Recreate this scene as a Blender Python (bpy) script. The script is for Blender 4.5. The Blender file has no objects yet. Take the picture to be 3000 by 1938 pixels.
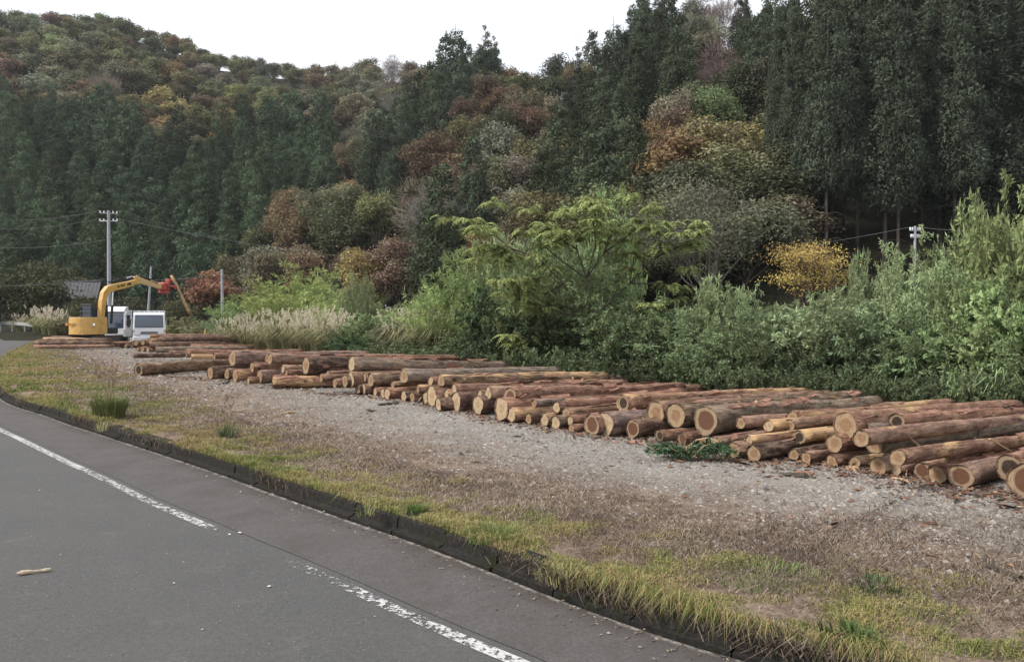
import bpy, math
import numpy as np
from mathutils import Vector, Matrix

# ------------------------------------------------------------------ scene, camera, light
S = bpy.context.scene
COL = S.collection
R = math.radians
F_PX, CX, CY, HOR = 2300.0, 1500.0, 969.0, 928.0     # focal length and centre in pixels of the 3000 px photograph
CAM_H = 1.70
PITCH = math.atan((CY - HOR) / F_PX)
cam_d = bpy.data.cameras.new('camera')
cam = bpy.data.objects.new('camera', cam_d)
COL.objects.link(cam)
cam.location = (0, 0, CAM_H)
cam.rotation_euler = (math.pi / 2 - PITCH, 0, 0)
cam_d.sensor_width = 36.0
cam_d.lens = 36.0 * F_PX / 3000.0
cam_d.clip_start = 0.05
cam_d.clip_end = 3000
S.camera = cam

SUN_EL, SUN_AZ = R(44), R(-102)                        # azimuth measured from +Y towards +X
W = bpy.data.worlds.new('World')
S.world = W
W.use_nodes = True
wn, wl = W.node_tree.nodes, W.node_tree.links
wn.clear()
sky = wn.new('ShaderNodeTexSky')
sky.sky_type = 'NISHITA'
sky.sun_disc = False
sky.sun_elevation = SUN_EL
sky.sun_rotation = SUN_AZ
sky.air_density = 1.0
sky.dust_density = 3.0
tc = wn.new('ShaderNodeTexCoord')
cn = wn.new('ShaderNodeTexNoise')
cn.inputs['Scale'].default_value = 2.2
cn.inputs['Detail'].default_value = 4
wl.new(tc.outputs['Generated'], cn.inputs['Vector'])
cr = wn.new('ShaderNodeValToRGB')
cr.color_ramp.elements[0].position = 0.30
cr.color_ramp.elements[0].color = (0.75, 0.75, 0.75, 1)
cr.color_ramp.elements[1].position = 0.60
cr.color_ramp.elements[1].color = (0.93, 0.93, 0.93, 1)
wl.new(cn.outputs['Fac'], cr.inputs['Fac'])
mx = wn.new('ShaderNodeMixRGB')
mx.inputs['Color2'].default_value = (6.5, 6.65, 6.95, 1)   # the white cloud deck
wl.new(cr.outputs['Color'], mx.inputs['Fac'])
wl.new(sky.outputs['Color'], mx.inputs['Color1'])
bg = wn.new('ShaderNodeBackground')
bg.inputs['Strength'].default_value = 0.10
wl.new(mx.outputs['Color'], bg.inputs['Color'])
wo = wn.new('ShaderNodeOutputWorld')
wl.new(bg.outputs['Background'], wo.inputs['Surface'])

sun_d = bpy.data.lights.new('sun', 'SUN')
sun_d.energy = 2.7
sun_d.angle = R(11)
sun_d.color = (1.0, 0.94, 0.86)
sun = bpy.data.objects.new('sun', sun_d)
COL.objects.link(sun)
sd = Vector((math.sin(SUN_AZ) * math.cos(SUN_EL), math.cos(SUN_AZ) * math.cos(SUN_EL), math.sin(SUN_EL)))
sun.rotation_euler = sd.to_track_quat('Z', 'Y').to_euler()
sun.location = (0, 0, 60)
S.view_settings.view_transform = 'Standard'
S.view_settings.look = 'None'
S.view_settings.gamma = 1.0
S.view_settings.use_curve_mapping = False
S.view_settings.exposure = 0.86
S.cycles.max_bounces = 5
S.cycles.diffuse_bounces = 3
S.cycles.glossy_bounces = 2
S.cycles.transmission_bounces = 3
S.cycles.transparent_max_bounces = 6
S.cycles.use_adaptive_sampling = True

# ------------------------------------------------------------------ helpers
rng = np.random.default_rng(7)

def ray(px, py):
    f = np.array([0, math.cos(PITCH), -math.sin(PITCH)])
    u = np.array([0, math.sin(PITCH), math.cos(PITCH)])
    return np.array([px - CX, 0, 0]) + F_PX * f + (CY - py) * u

def at(px, py, Y):
    d = ray(px, py)
    p = d * (Y / d[1])
    return np.array([p[0], p[1], p[2] + CAM_H])

def ground(px, py, z=0.0):
    d = ray(px, py)
    t = (z - CAM_H) / d[2]
    return np.array([d[0] * t, d[1] * t, z])

def pix(p):
    x, y, z = p[0], p[1], p[2] - CAM_H
    d = y * math.cos(PITCH) - z * math.sin(PITCH)
    v = y * math.sin(PITCH) + z * math.cos(PITCH)
    return CX + F_PX * x / d, CY - F_PX * v / d

def link(name, me, mat=None, parent=None, loc=None):
    o = bpy.data.objects.new(name, me)
    COL.objects.link(o)
    if mat is not None and me is not None:
        for m in (mat if isinstance(mat, (list, tuple)) else [mat]):
            me.materials.append(m)
    if parent is not None:
        o.parent = parent
    if loc is not None:
        o.location = tuple(float(a) for a in loc)
    return o

def tag(o, label=None, cat=None, group=None, kind=None):
    if label: o['label'] = label
    if cat: o['category'] = cat
    if group: o['group'] = group
    if kind: o['kind'] = kind
    return o

def thing(name, label, cat, loc=(0, 0, 0), rz=0.0, group=None):
    o = bpy.data.objects.new(name, None)
    COL.objects.link(o)
    o.location = tuple(float(a) for a in loc)
    o.rotation_euler = (0, 0, rz)
    o.empty_display_size = 0.2
    return tag(o, label, cat, group)

def np_mesh(name, V, F, tint=None, smooth=False, uv=None, midx=None):
    """V (n,3); F a list of integer arrays (m,k)"""
    V = np.asarray(V, np.float32)
    if not isinstance(F, list):
        F = [F]
    F = [np.asarray(f, np.int32) for f in F if len(f)]
    me = bpy.data.meshes.new(name)
    me.vertices.add(len(V))
    me.vertices.foreach_set('co', V.ravel())
    idx = np.concatenate([f.ravel() for f in F])
    tot = np.concatenate([np.full(len(f), f.shape[1], np.int32) for f in F])
    start = np.concatenate([[0], np.cumsum(tot)[:-1]]).astype(np.int32)
    me.loops.add(len(idx))
    me.loops.foreach_set('vertex_index', idx)
    me.polygons.add(len(tot))
    me.polygons.foreach_set('loop_start', start)
    if midx is not None:
        me.polygons.foreach_set('material_index', np.asarray(midx, np.int32))
    me.polygons.foreach_set('use_smooth', np.full(len(tot), bool(smooth)))
    me.update(calc_edges=True)
    if tint is not None:
        a = me.attributes.new('tint', 'FLOAT', 'POINT')
        a.data.foreach_set('value', np.asarray(tint, np.float32))
    if uv is not None:
        l = me.uv_layers.new(name='UVMap')
        l.data.foreach_set('uv', np.asarray(uv, np.float32)[idx].ravel())
    return me

class MB:
    """collects small shapes into one mesh"""
    def __init__(self):
        self.v, self.f = [], []
    def add(self, V, F):
        n = len(self.v)
        self.v += [tuple(map(float, p)) for p in V]
        self.f += [tuple(int(i) + n for i in q) for q in F]
        return self
    def box(self, x0, x1, y0, y1, z0, z1, bev=0.0, M=None):
        if bev > 0:
            b = bev
            V, F = [], []
            xs, ys, zs = (x0, x1), (y0, y1), (z0, z1)
            ix = {}
            for i in (0, 1):
                for j in (0, 1):
                    for k in (0, 1):
                        sx, sy, sz = 1 - 2 * i, 1 - 2 * j, 1 - 2 * k
                        for a in range(3):
                            p = [xs[i] + sx * b, ys[j] + sy * b, zs[k] + sz * b]
                            p[a] = (xs[i], ys[j], zs[k])[a]
                            ix[i, j, k, a] = len(V)
                            V.append(p)
            g = lambda i, j, k, a: ix[i, j, k, a]
            for i in (0, 1):
                F.append([g(i, 0, 0, 0), g(i, 1, 0, 0), g(i, 1, 1, 0), g(i, 0, 1, 0)])
                F.append([g(0, i, 0, 1), g(1, i, 0, 1), g(1, i, 1, 1), g(0, i, 1, 1)])
                F.append([g(0, 0, i, 2), g(1, 0, i, 2), g(1, 1, i, 2), g(0, 1, i, 2)])
                for j in (0, 1):
                    F.append([g(i, j, 0, 0), g(i, j, 1, 0), g(i, j, 1, 1), g(i, j, 0, 1)])
                    F.append([g(i, 0, j, 0), g(i, 1, j, 0), g(i, 1, j, 2), g(i, 0, j, 2)])
                    F.append([g(0, i, j, 1), g(1, i, j, 1), g(1, i, j, 2), g(0, i, j, 2)])
                    for k in (0, 1):
                        F.append([g(i, j, k, 0), g(i, j, k, 1), g(i, j, k, 2)])
        else:
            V = [(x, y, z) for z in (z0, z1) for y in (y0, y1) for x in (x0, x1)]
            F = [(0, 2, 3, 1), (4, 5, 7, 6), (0, 1, 5, 4), (2, 6, 7, 3), (0, 4, 6, 2), (1, 3, 7, 5)]
        if M is not None:
            V = [M @ Vector(p) for p in V]
        return self.add(V, F)
    def tube(self, pts, rad, seg=8, cap=True):
        V, F = tube(np.asarray(pts, float), rad, seg)
        self.add(V, F)
        if cap:
            n = len(self.v) - len(V)
            self.f.append(tuple(n + i for i in range(seg))[::-1])
            self.f.append(tuple(n + len(V) - seg + i for i in range(seg)))
        return self
    def prism(self, prof, axis, a0, a1):
        """closed profile (list of 2-D points) extruded along axis 0/1/2"""
        n = len(prof)
        V = []
        for a in (a0, a1):
            for p in prof:
                q = [p[0], p[1]]
                q.insert(axis, a)
                V.append(q)
        F = [(i, (i + 1) % n, n + (i + 1) % n, n + i) for i in range(n)]
        F += [tuple(range(n))[::-1], tuple(range(n, 2 * n))]
        return self.add(V, F)
    def mesh(self, name, smooth=False, fix=True):
        me = bpy.data.meshes.new(name)
        me.from_pydata(self.v, [], self.f)
        if fix:
            import bmesh
            b = bmesh.new()
            b.from_mesh(me)
            bmesh.ops.recalc_face_normals(b, faces=b.faces)
            b.to_mesh(me)
            b.free()
        if smooth:
            me.polygons.foreach_set('use_smooth', np.ones(len(me.polygons), bool))
        me.update()
        return me
    def build(self, name, mat, parent=None, loc=None, smooth=False):
        return link(name, self.mesh(name, smooth), mat, parent, loc)

def tube(P, rad, seg=8):
    P = np.asarray(P, float)
    n = len(P)
    rad = np.broadcast_to(np.asarray(rad, float), (n,))
    T = np.gradient(P, axis=0)
    T /= np.linalg.norm(T, axis=1)[:, None] + 1e-9
    a = np.array([0, 0, 1.0]) if abs(T[0][2]) < 0.9 else np.array([1.0, 0, 0])
    u = np.cross(T[0], a)
    u /= np.linalg.norm(u)
    ang = np.arange(seg) * 2 * math.pi / seg
    V = np.zeros((n, seg, 3))
    for i in range(n):
        u = u - T[i] * np.dot(u, T[i])
        u /= np.linalg.norm(u) + 1e-9
        w = np.cross(T[i], u)
        V[i] = P[i] + rad[i] * (np.cos(ang)[:, None] * u + np.sin(ang)[:, None] * w)
    i = np.arange(n - 1)[:, None] * seg
    j = np.arange(seg)[None]
    k = (j + 1) % seg
    F = np.stack([i + j, i + k, i + seg + k, i + seg + j], -1).reshape(-1, 4)
    return V.reshape(-1, 3), F

def tubes(paths, seg=5):
    Vs, Fs, n = [], [], 0
    for P, r in paths:
        v, f = tube(P, r, seg)
        Vs.append(v)
        Fs.append(f + n)
        n += len(v)
    return np.concatenate(Vs), np.concatenate(Fs)

def unit(a):
    return a / (np.linalg.norm(a, axis=-1, keepdims=True) + 1e-9)

def leaf_quads(P, D, L, Wd, g, N=None, fold=0.0):
    """diamond leaves: base P, direction D, length L, width Wd"""
    n = len(P)
    D = unit(D)
    if N is None:
        N = unit(g.normal(size=(n, 3)))
    Sd = unit(np.cross(D, N))
    L = np.broadcast_to(L, (n,))[:, None]
    Wd = np.broadcast_to(Wd, (n,))[:, None]
    mid = P + D * L * 0.45
    V = np.stack([P, mid + Sd * Wd * 0.5, P + D * L, mid - Sd * Wd * 0.5], 1)
    if fold:
        V[:, 2, 2] -= (fold * L[:, 0])
    F = np.arange(n * 4).reshape(n, 4)
    return V.reshape(-1, 3), F

def catmull(P, step):
    P = np.asarray(P, float)
    out = []
    Q = np.concatenate([[2 * P[0] - P[1]], P, [2 * P[-1] - P[-2]]])
    for i in range(1, len(Q) - 2):
        a, b, c, d = Q[i - 1], Q[i], Q[i + 1], Q[i + 2]
        n = max(2, int(np.linalg.norm(c - b) / (step * 0.25)))
        t = np.linspace(0, 1, n, endpoint=False)[:, None]
        out.append(0.5 * (2 * b + (c - a) * t + (2 * a - 5 * b + 4 * c - d) * t * t + (3 * b - a - 3 * c + d) * t ** 3))
    out.append(P[-1:])
    C = np.concatenate(out)
    L = np.concatenate([[0], np.cumsum(np.linalg.norm(np.diff(C, axis=0), axis=1))])
    s = np.arange(0, L[-1], step)
    return np.stack([np.interp(s, L, C[:, k]) for k in range(C.shape[1])], 1)

def vnoise(x, y, seed=0, scale=1.0):
    """smooth value noise in -1..1 on arrays"""
    x = np.asarray(x, float) / scale
    y = np.asarray(y, float) / scale
    xi, yi = np.floor(x).astype(int), np.floor(y).astype(int)
    fx, fy = x - xi, y - yi
    fx, fy = fx * fx * (3 - 2 * fx), fy * fy * (3 - 2 * fy)
    def h(a, b):
        n = (a * 374761393 + b * 668265263 + seed * 1442695041) & 0x7fffffff
        n = ((n ^ (n >> 13)) * 1274126177) & 0x7fffffff
        return ((n ^ (n >> 16)) & 0xffff) / 32767.5 - 1
    return (h(xi, yi) * (1 - fx) + h(xi + 1, yi) * fx) * (1 - fy) + (h(xi, yi + 1) * (1 - fx) + h(xi + 1, yi + 1) * fx) * fy

ORD = ['', 'first', 'second', 'third', 'fourth', 'fifth', 'sixth', 'seventh', 'eighth', 'ninth', 'tenth', 'eleventh', 'twelfth', 'thirteenth', 'fourteenth', 'fifteenth', 'sixteenth', 'seventeenth', 'eighteenth', 'nineteenth', 'twentieth']
def ordinal(n):
    if n <= 20: return ORD[n]
    tens = {2: 'twenty', 3: 'thirty', 4: 'forty', 5: 'fifty', 6: 'sixty'}
    if n % 10 == 0: return tens[n // 10][:-1] + 'ieth'
    return tens[n // 10] + '-' + ORD[n % 10]

# ------------------------------------------------------------------ materials
class NT:
    def __init__(self, name):
        self.m = bpy.data.materials.new(name)
        self.m.use_nodes = True
        self.t = self.m.node_tree
        self.t.nodes.clear()
        self.out = self.t.nodes.new('ShaderNodeOutputMaterial')
    def n(self, kind, **kw):
        o = self.t.nodes.new(kind)
        for k, v in kw.items():
            if k in o.inputs: o.inputs[k].default_value = v
            else: setattr(o, k, v)
        return o
    def l(self, a, b):
        self.t.links.new(a, b)
    def noise(self, vec, scale, detail=4, rough=0.6):
        o = self.n('ShaderNodeTexNoise', Scale=scale, Detail=detail, Roughness=rough)
        if vec is not None: self.l(vec, o.inputs['Vector'])
        return o.outputs['Fac']
    def ramp(self, fac, *stops):
        o = self.n('ShaderNodeValToRGB')
        e = o.color_ramp.elements
        while len(e) < len(stops): e.new(0.5)
        for i, (p, c) in enumerate(stops):
            e[i].position = p
            e[i].color = (c, c, c, 1) if isinstance(c, (int, float)) else (*c, 1)
        self.l(fac, o.inputs['Fac'])
        return o.outputs['Color']
    def mix(self, fac, a, b, mode='MIX'):
        o = self.n('ShaderNodeMixRGB', blend_type=mode)
        for s, v in (('Fac', fac), ('Color1', a), ('Color2', b)):
            if hasattr(v, 'is_linked') or hasattr(v, 'links'): self.l(v, o.inputs[s])
            elif isinstance(v, (int, float)): o.inputs[s].default_value = v if s == 'Fac' else (v, v, v, 1)
            else: o.inputs[s].default_value = (*v, 1)
        return o.outputs['Color']
    def math(self, op, a, b=0.0):
        o = self.n('ShaderNodeMath', operation=op)
        for i, v in enumerate((a, b)):
            if hasattr(v, 'links'): self.l(v, o.inputs[i])
            else: o.inputs[i].default_value = v
        return o.outputs[0]
    def madd(self, a, m, c):
        o = self.n('ShaderNodeMath', operation='MULTIPLY_ADD')
        self.l(a, o.inputs[0])
        o.inputs[1].default_value = m
        o.inputs[2].default_value = c
        return o.outputs[0]
    def mapping(self, vec, scale):
        o = self.n('ShaderNodeMapping')
        o.inputs['Scale'].default_value = scale
        self.l(vec, o.inputs['Vector'])
        return o.outputs['Vector']
    def coord(self, which='Object'):
        return self.n('ShaderNodeTexCoord').outputs[which]
    def pos(self):
        return self.n('ShaderNodeNewGeometry').outputs['Position']
    def attr(self, name):
        return self.n('ShaderNodeAttribute', attribute_name=name).outputs['Fac']
    def objcol(self):
        return self.n('ShaderNodeObjectInfo').outputs['Color']
    def bsdf(self, color, rough=0.8, metal=0.0, bump=None, bump_d=0.01, bump_s=0.6, spec=0.3, alpha=None):
        b = self.n('ShaderNodeBsdfPrincipled')
        if hasattr(color, 'links'): self.l(color, b.inputs['Base Color'])
        else: b.inputs['Base Color'].default_value = (*color, 1)
        if hasattr(rough, 'links'): self.l(rough, b.inputs['Roughness'])
        else: b.inputs['Roughness'].default_value = rough
        b.inputs['Metallic'].default_value = metal
        b.inputs['Specular IOR Level'].default_value = spec
        if bump is not None:
            n = self.n('ShaderNodeBump', Strength=bump_s, Distance=bump_d)
            self.l(bump, n.inputs['Height'])
            self.l(n.outputs['Normal'], b.inputs['Normal'])
        if alpha is not None: self.l(alpha, b.inputs['Alpha'])
        self.l(b.outputs['BSDF'], self.out.inputs['Surface'])
        return self.m

def m_plain(name, c, rough=0.6, metal=0.0, var=0.15, scale=8, spec=0.4, dirt=None):
    t = NT(name)
    f = t.noise(t.coord(), scale, 5)
    c2 = tuple(a * (1 - var) for a in c)
    col = t.mix(t.ramp(f, (0.35, 0.0), (0.65, 1.0)), c2, c)
    if dirt:
        g = t.noise(t.coord(), scale * 0.6, 6, 0.75)
        col = t.mix(t.ramp(g, (0.50, 0.0), (0.68, 0.8)), col, dirt)
    return t.bsdf(col, rough, metal, f, 0.003, 0.3, spec)

def m_leaf(name, trans=0.3, col=None, spread=0.5, rough=0.6, spec=0.25):
    """leaf colour from the object's own colour; each leaf and clump a little different"""
    t = NT(name)
    base = t.objcol() if col is None else t.mix(0.0, col, col)
    ti = t.attr('tint')
    hs = t.n('ShaderNodeHueSaturation')
    t.l(base, hs.inputs['Color'])
    h = t.madd(ti, 0.06, 0.47)
    v = t.madd(ti, 2 * spread, 1.0 - spread)
    t.l(h, hs.inputs['Hue'])
    t.l(v, hs.inputs['Value'])
    c = hs.outputs['Color']
    d = t.n('ShaderNodeBsdfPrincipled')
    d.inputs['Roughness'].default_value = rough
    d.inputs['Specular IOR Level'].default_value = spec
    t.l(c, d.inputs['Base Color'])
    tr = t.n('ShaderNodeBsdfTranslucent')
    t.l(c, tr.inputs['Color'])
    ms = t.n('ShaderNodeMixShader', Fac=trans)
    t.l(d.outputs[0], ms.inputs[1])
    t.l(tr.outputs[0], ms.inputs[2])
    t.l(ms.outputs[0], t.out.inputs['Surface'])
    return t.m

M = {}
M['leaf'] = m_leaf('leaf_foliage', 0.22, spread=0.55, spec=0.10)
M['needle'] = m_leaf('cedar_foliage', 0.08, spread=0.45, rough=0.9, spec=0.04)
M['grass'] = m_leaf('grass_blades', 0.25, col=(0.34, 0.27, 0.09), spread=0.55)
M['plume'] = m_leaf('pampas_plume', 0.35, col=(0.62, 0.56, 0.45), spread=0.25)

def m_attr3(name, stops, trans=0.2):
    t = NT(name)
    c = t.ramp(t.attr('tint'), *stops)
    d = t.n('ShaderNodeBsdfDiffuse')
    tr = t.n('ShaderNodeBsdfTranslucent')
    t.l(c, d.inputs['Color']); t.l(c, tr.inputs['Color'])
    ms = t.n('ShaderNodeMixShader', Fac=trans)
    t.l(d.outputs[0], ms.inputs[1]); t.l(tr.outputs[0], ms.inputs[2])
    t.l(ms.outputs[0], t.out.inputs['Surface'])
    return t.m
M['turf'] = m_attr3('verge_grass', [(0.0, (0.08, 0.14, 0.035)), (0.25, (0.19, 0.215, 0.075)), (0.5, (0.33, 0.295, 0.125)), (0.72, (0.40, 0.335, 0.18)), (0.88, (0.34, 0.24, 0.14)), (1.0, (0.22, 0.13, 0.09))], 0.25)
M['straw'] = m_attr3('dry_straw', [(0.0, (0.08, 0.062, 0.05)), (0.35, (0.16, 0.125, 0.098)), (0.7, (0.26, 0.21, 0.165)), (1.0, (0.40, 0.345, 0.275))], 0.1)
M['chip'] = m_attr3('bark_chip', [(0.0, (0.05, 0.035, 0.028)), (0.45, (0.13, 0.075, 0.055)), (0.8, (0.26, 0.145, 0.09)), (1.0, (0.45, 0.33, 0.20))], 0.0)
M['pebble'] = m_attr3('gravel_stone', [(0.0, (0.10, 0.09, 0.08)), (0.45, (0.23, 0.21, 0.19)), (0.8, (0.31, 0.285, 0.26)), (1.0, (0.42, 0.395, 0.36))], 0.0)

def m_asphalt():
    t = NT('asphalt')
    p = t.pos()
    a = t.noise(p, 260, 2)
    b = t.noise(p, 70, 4, 0.7)
    c = t.noise(p, 0.9, 4)
    v = t.n('ShaderNodeTexVoronoi', Scale=140.0)
    t.l(p, v.inputs['Vector'])
    col = t.ramp(b, (0.30, (0.040, 0.040, 0.040)), (0.72, (0.095, 0.094, 0.093)))
    col = t.mix(t.ramp(v.outputs['Color'], (0.88, 0.0), (0.98, 0.7)), col, (0.25, 0.245, 0.24))
    col = t.mix(t.ramp(c, (0.35, 0.0), (0.7, 0.35)), col, (0.092, 0.089, 0.087))
    gr = t.noise(p, 28, 4, 0.7)
    col = t.mix(t.ramp(gr, (0.36, 0.45), (0.50, 0.0)), col, (0.036, 0.036, 0.036))
    col = t.mix(t.ramp(a, (0.60, 0.0), (0.72, 0.7)), col, (0.028, 0.028, 0.030))
    st = t.noise(t.mapping(p, (0.5, 0.9, 1)), 1.7, 7, 0.75)
    col = t.mix(t.ramp(st, (0.52, 0.0), (0.72, 0.35)), col, (0.050, 0.046, 0.045))
    col = t.mix(t.ramp(t.noise(p, 3.3, 7, 0.8), (0.56, 0.0), (0.70, 0.25)), col, (0.17, 0.155, 0.145))
    return t.bsdf(col, 0.75, 0, b, 0.006, 0.6, 0.35)
M['asphalt'] = m_asphalt()

def m_gutter():
    t = NT('gutter_concrete')
    p = t.pos()
    b = t.noise(p, 55, 5, 0.75)
    c = t.noise(p, 2.3, 6, 0.7)
    e = t.noise(p, 210, 2)
    col = t.ramp(b, (0.28, (0.046, 0.042, 0.041)), (0.75, (0.115, 0.108, 0.105)))
    col = t.mix(t.ramp(c, (0.42, 0.0), (0.66, 0.5)), col, (0.048, 0.043, 0.040))
    edge = t.attr('tint')                                # silt along the kerb and pale chipped rim
    s = t.math('MULTIPLY', t.ramp(edge, (0.72, 0.0), (0.98, 1.0)), t.ramp(c, (0.35, 0.3), (0.6, 1.0)))
    col = t.mix(s, col, (0.050, 0.042, 0.036))
    q = t.math('MULTIPLY', t.ramp(edge, (0.94, 0.0), (0.975, 0.9)), t.ramp(t.noise(p, 9, 5, 0.8), (0.46, 0.0), (0.58, 1.0)))
    col = t.mix(q, col, (0.26, 0.24, 0.22))
    col = t.mix(t.ramp(e, (0.66, 0.0), (0.78, 0.7)), col, (0.30, 0.28, 0.27))
    return t.bsdf(col, 0.85, 0, b, 0.006, 0.6, 0.25)
M['gutter'] = m_gutter()

def m_paint():
    t = NT('worn_road_paint')
    p = t.pos()
    a = t.noise(p, 20, 8, 0.8)
    w = t.attr('tint')                                   # how much paint is left along the line
    k = t.math('ADD', a, w)
    al = t.ramp(k, (0.97, 0.0), (1.05, 0.92))
    col = t.ramp(t.noise(p, 60, 4), (0.3, (0.34, 0.335, 0.34)), (0.7, (0.58, 0.575, 0.57)))
    return t.bsdf(col, 0.7, 0, a, 0.004, 0.4, 0.3, alpha=al)
M['paint'] = m_paint()

def m_kerb():
    t = NT('mossy_kerb_concrete')
    p = t.pos()
    b = t.noise(p, 30, 6, 0.75)
    c = t.noise(p, 6, 5, 0.7)
    col = t.ramp(b, (0.3, (0.010, 0.010, 0.009)), (0.72, (0.038, 0.035, 0.034)))
    col = t.mix(t.ramp(c, (0.5, 0.0), (0.68, 0.7)), col, (0.018, 0.022, 0.010))
    col = t.mix(t.ramp(t.noise(p, 3.1, 5, 0.8), (0.63, 0.0), (0.73, 0.4)), col, (0.10, 0.095, 0.09))
    return t.bsdf(col, 0.95, 0, b, 0.012, 0.8, 0.1)
M['kerb'] = m_kerb()

def m_lot():
    """gravel and trodden earth; the attribute says how earthy the spot is"""
    t = NT('gravel_lot')
    p = t.pos()
    v = t.n('ShaderNodeTexVoronoi', Scale=26.0)
    t.l(p, v.inputs['Vector'])
    v2 = t.n('ShaderNodeTexVoronoi', Scale=9.0)
    t.l(p, v2.inputs['Vector'])
    b = t.noise(p, 40, 5, 0.8)
    g = t.ramp(v.outputs['Color'], (0.0, (0.13, 0.12, 0.11)), (0.5, (0.24, 0.225, 0.205)), (1.0, (0.34, 0.32, 0.295)))
    g = t.mix(t.ramp(b, (0.40, 0.6), (0.56, 0.0)), g, (0.075, 0.067, 0.06))
    big = t.noise(p, 0.55, 5, 0.65)
    g = t.mix(t.ramp(big, (0.42, 0.0), (0.66, 0.6)), g, (0.27, 0.25, 0.225))
    e = t.ramp(b, (0.28, (0.075, 0.052, 0.04)), (0.55, (0.20, 0.15, 0.115)), (0.78, (0.36, 0.29, 0.22)))
    pt = t.noise(p, 3.2, 6, 0.8)
    e = t.mix(t.ramp(pt, (0.40, 0.75), (0.52, 0.0)), e, (0.075, 0.052, 0.038))
    e = t.mix(t.ramp(pt, (0.55, 0.0), (0.68, 0.6)), e, (0.33, 0.28, 0.22))
    ti = t.attr('tint')
    k = t.math('ADD', ti, t.madd(t.noise(p, 1.3, 6, 0.7), 1.1, -0.1))
    fac = t.ramp(k, (0.50, 0.0), (1.05, 1.0))
    col = t.mix(fac, g, e)
    hgt = t.mix(0.5, v.outputs['Distance'], b)
    return t.bsdf(col, 0.95, 0, hgt, 0.03, 0.8, 0.1)
M['lot'] = m_lot()

def m_terrain():
    t = NT('forest_floor')
    p = t.pos()
    a = t.noise(p, 0.25, 6, 0.7)
    b = t.noise(p, 2.5, 5, 0.7)
    col = t.ramp(b, (0.3, (0.010, 0.011, 0.006)), (0.7, (0.030, 0.031, 0.016)))
    col = t.mix(t.ramp(a, (0.45, 0.0), (0.65, 0.6)), col, (0.032, 0.024, 0.015))
    return t.bsdf(col, 0.95, 0, b, 0.25, 0.9, 0.1)
M['terrain'] = m_terrain()

def m_bark():
    """log bark: fibrous red-brown strips, peeled patches of pale sapwood; grain runs along local X"""
    t = NT('log_bark')
    o = t.coord()
    info = t.n('ShaderNodeObjectInfo')
    off = t.n('ShaderNodeVectorMath', operation='ADD')
    t.l(o, off.inputs[0])
    sc = t.n('ShaderNodeVectorMath', operation='SCALE')
    cmb = t.n('ShaderNodeCombineXYZ')
    t.l(info.outputs['Random'], cmb.inputs[0])
    t.l(cmb.outputs[0], sc.inputs[0]); sc.inputs['Scale'].default_value = 37.0
    t.l(sc.outputs[0], off.inputs[1])
    q = off.outputs[0]
    fib = t.noise(t.mapping(q, (3.5, 30, 30)), 1.0, 6, 0.8)
    mid = t.noise(t.mapping(q, (4.0, 12, 12)), 1.0, 6, 0.8)
    pe = t.noise(t.mapping(q, (1.1, 4.5, 4.5)), 1.0, 6, 0.72)
    base = info.outputs['Color']
    dark = t.mix(1.0, base, (0.22, 0.19, 0.18), 'MULTIPLY')
    lite = t.mix(0.60, base, (0.56, 0.38, 0.28))
    col = t.mix(t.ramp(fib, (0.30, 0.0), (0.66, 1.0)), dark, base)
    col = t.mix(t.ramp(mid, (0.48, 0.0), (0.68, 0.85)), col, lite)
    col = t.mix(t.ramp(mid, (0.30, 0.9), (0.45, 0.0)), col, (0.030, 0.019, 0.014))
    al = info.outputs['Alpha']                          # share of the bark that has been stripped
    k = t.math('ADD', pe, t.madd(al, 0.34, -0.055))
    peel = t.ramp(k, (0.60, 0.0), (0.66, 1.0))
    wood = t.ramp(fib, (0.3, (0.30, 0.17, 0.09)), (0.7, (0.50, 0.35, 0.20)))
    col = t.mix(peel, col, wood)
    kn = t.n('ShaderNodeTexVoronoi', Scale=2.6)
    t.l(q, kn.inputs['Vector'])
    col = t.mix(t.ramp(kn.outputs['Distance'], (0.05, 0.9), (0.13, 0.0)), col, (0.03, 0.02, 0.016))
    h = t.mix(0.5, fib, mid)
    h = t.mix(peel, h, 0.25)
    return t.bsdf(col, 0.9, 0, h, 0.035, 1.0, 0.12)
M['bark'] = m_bark()

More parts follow.
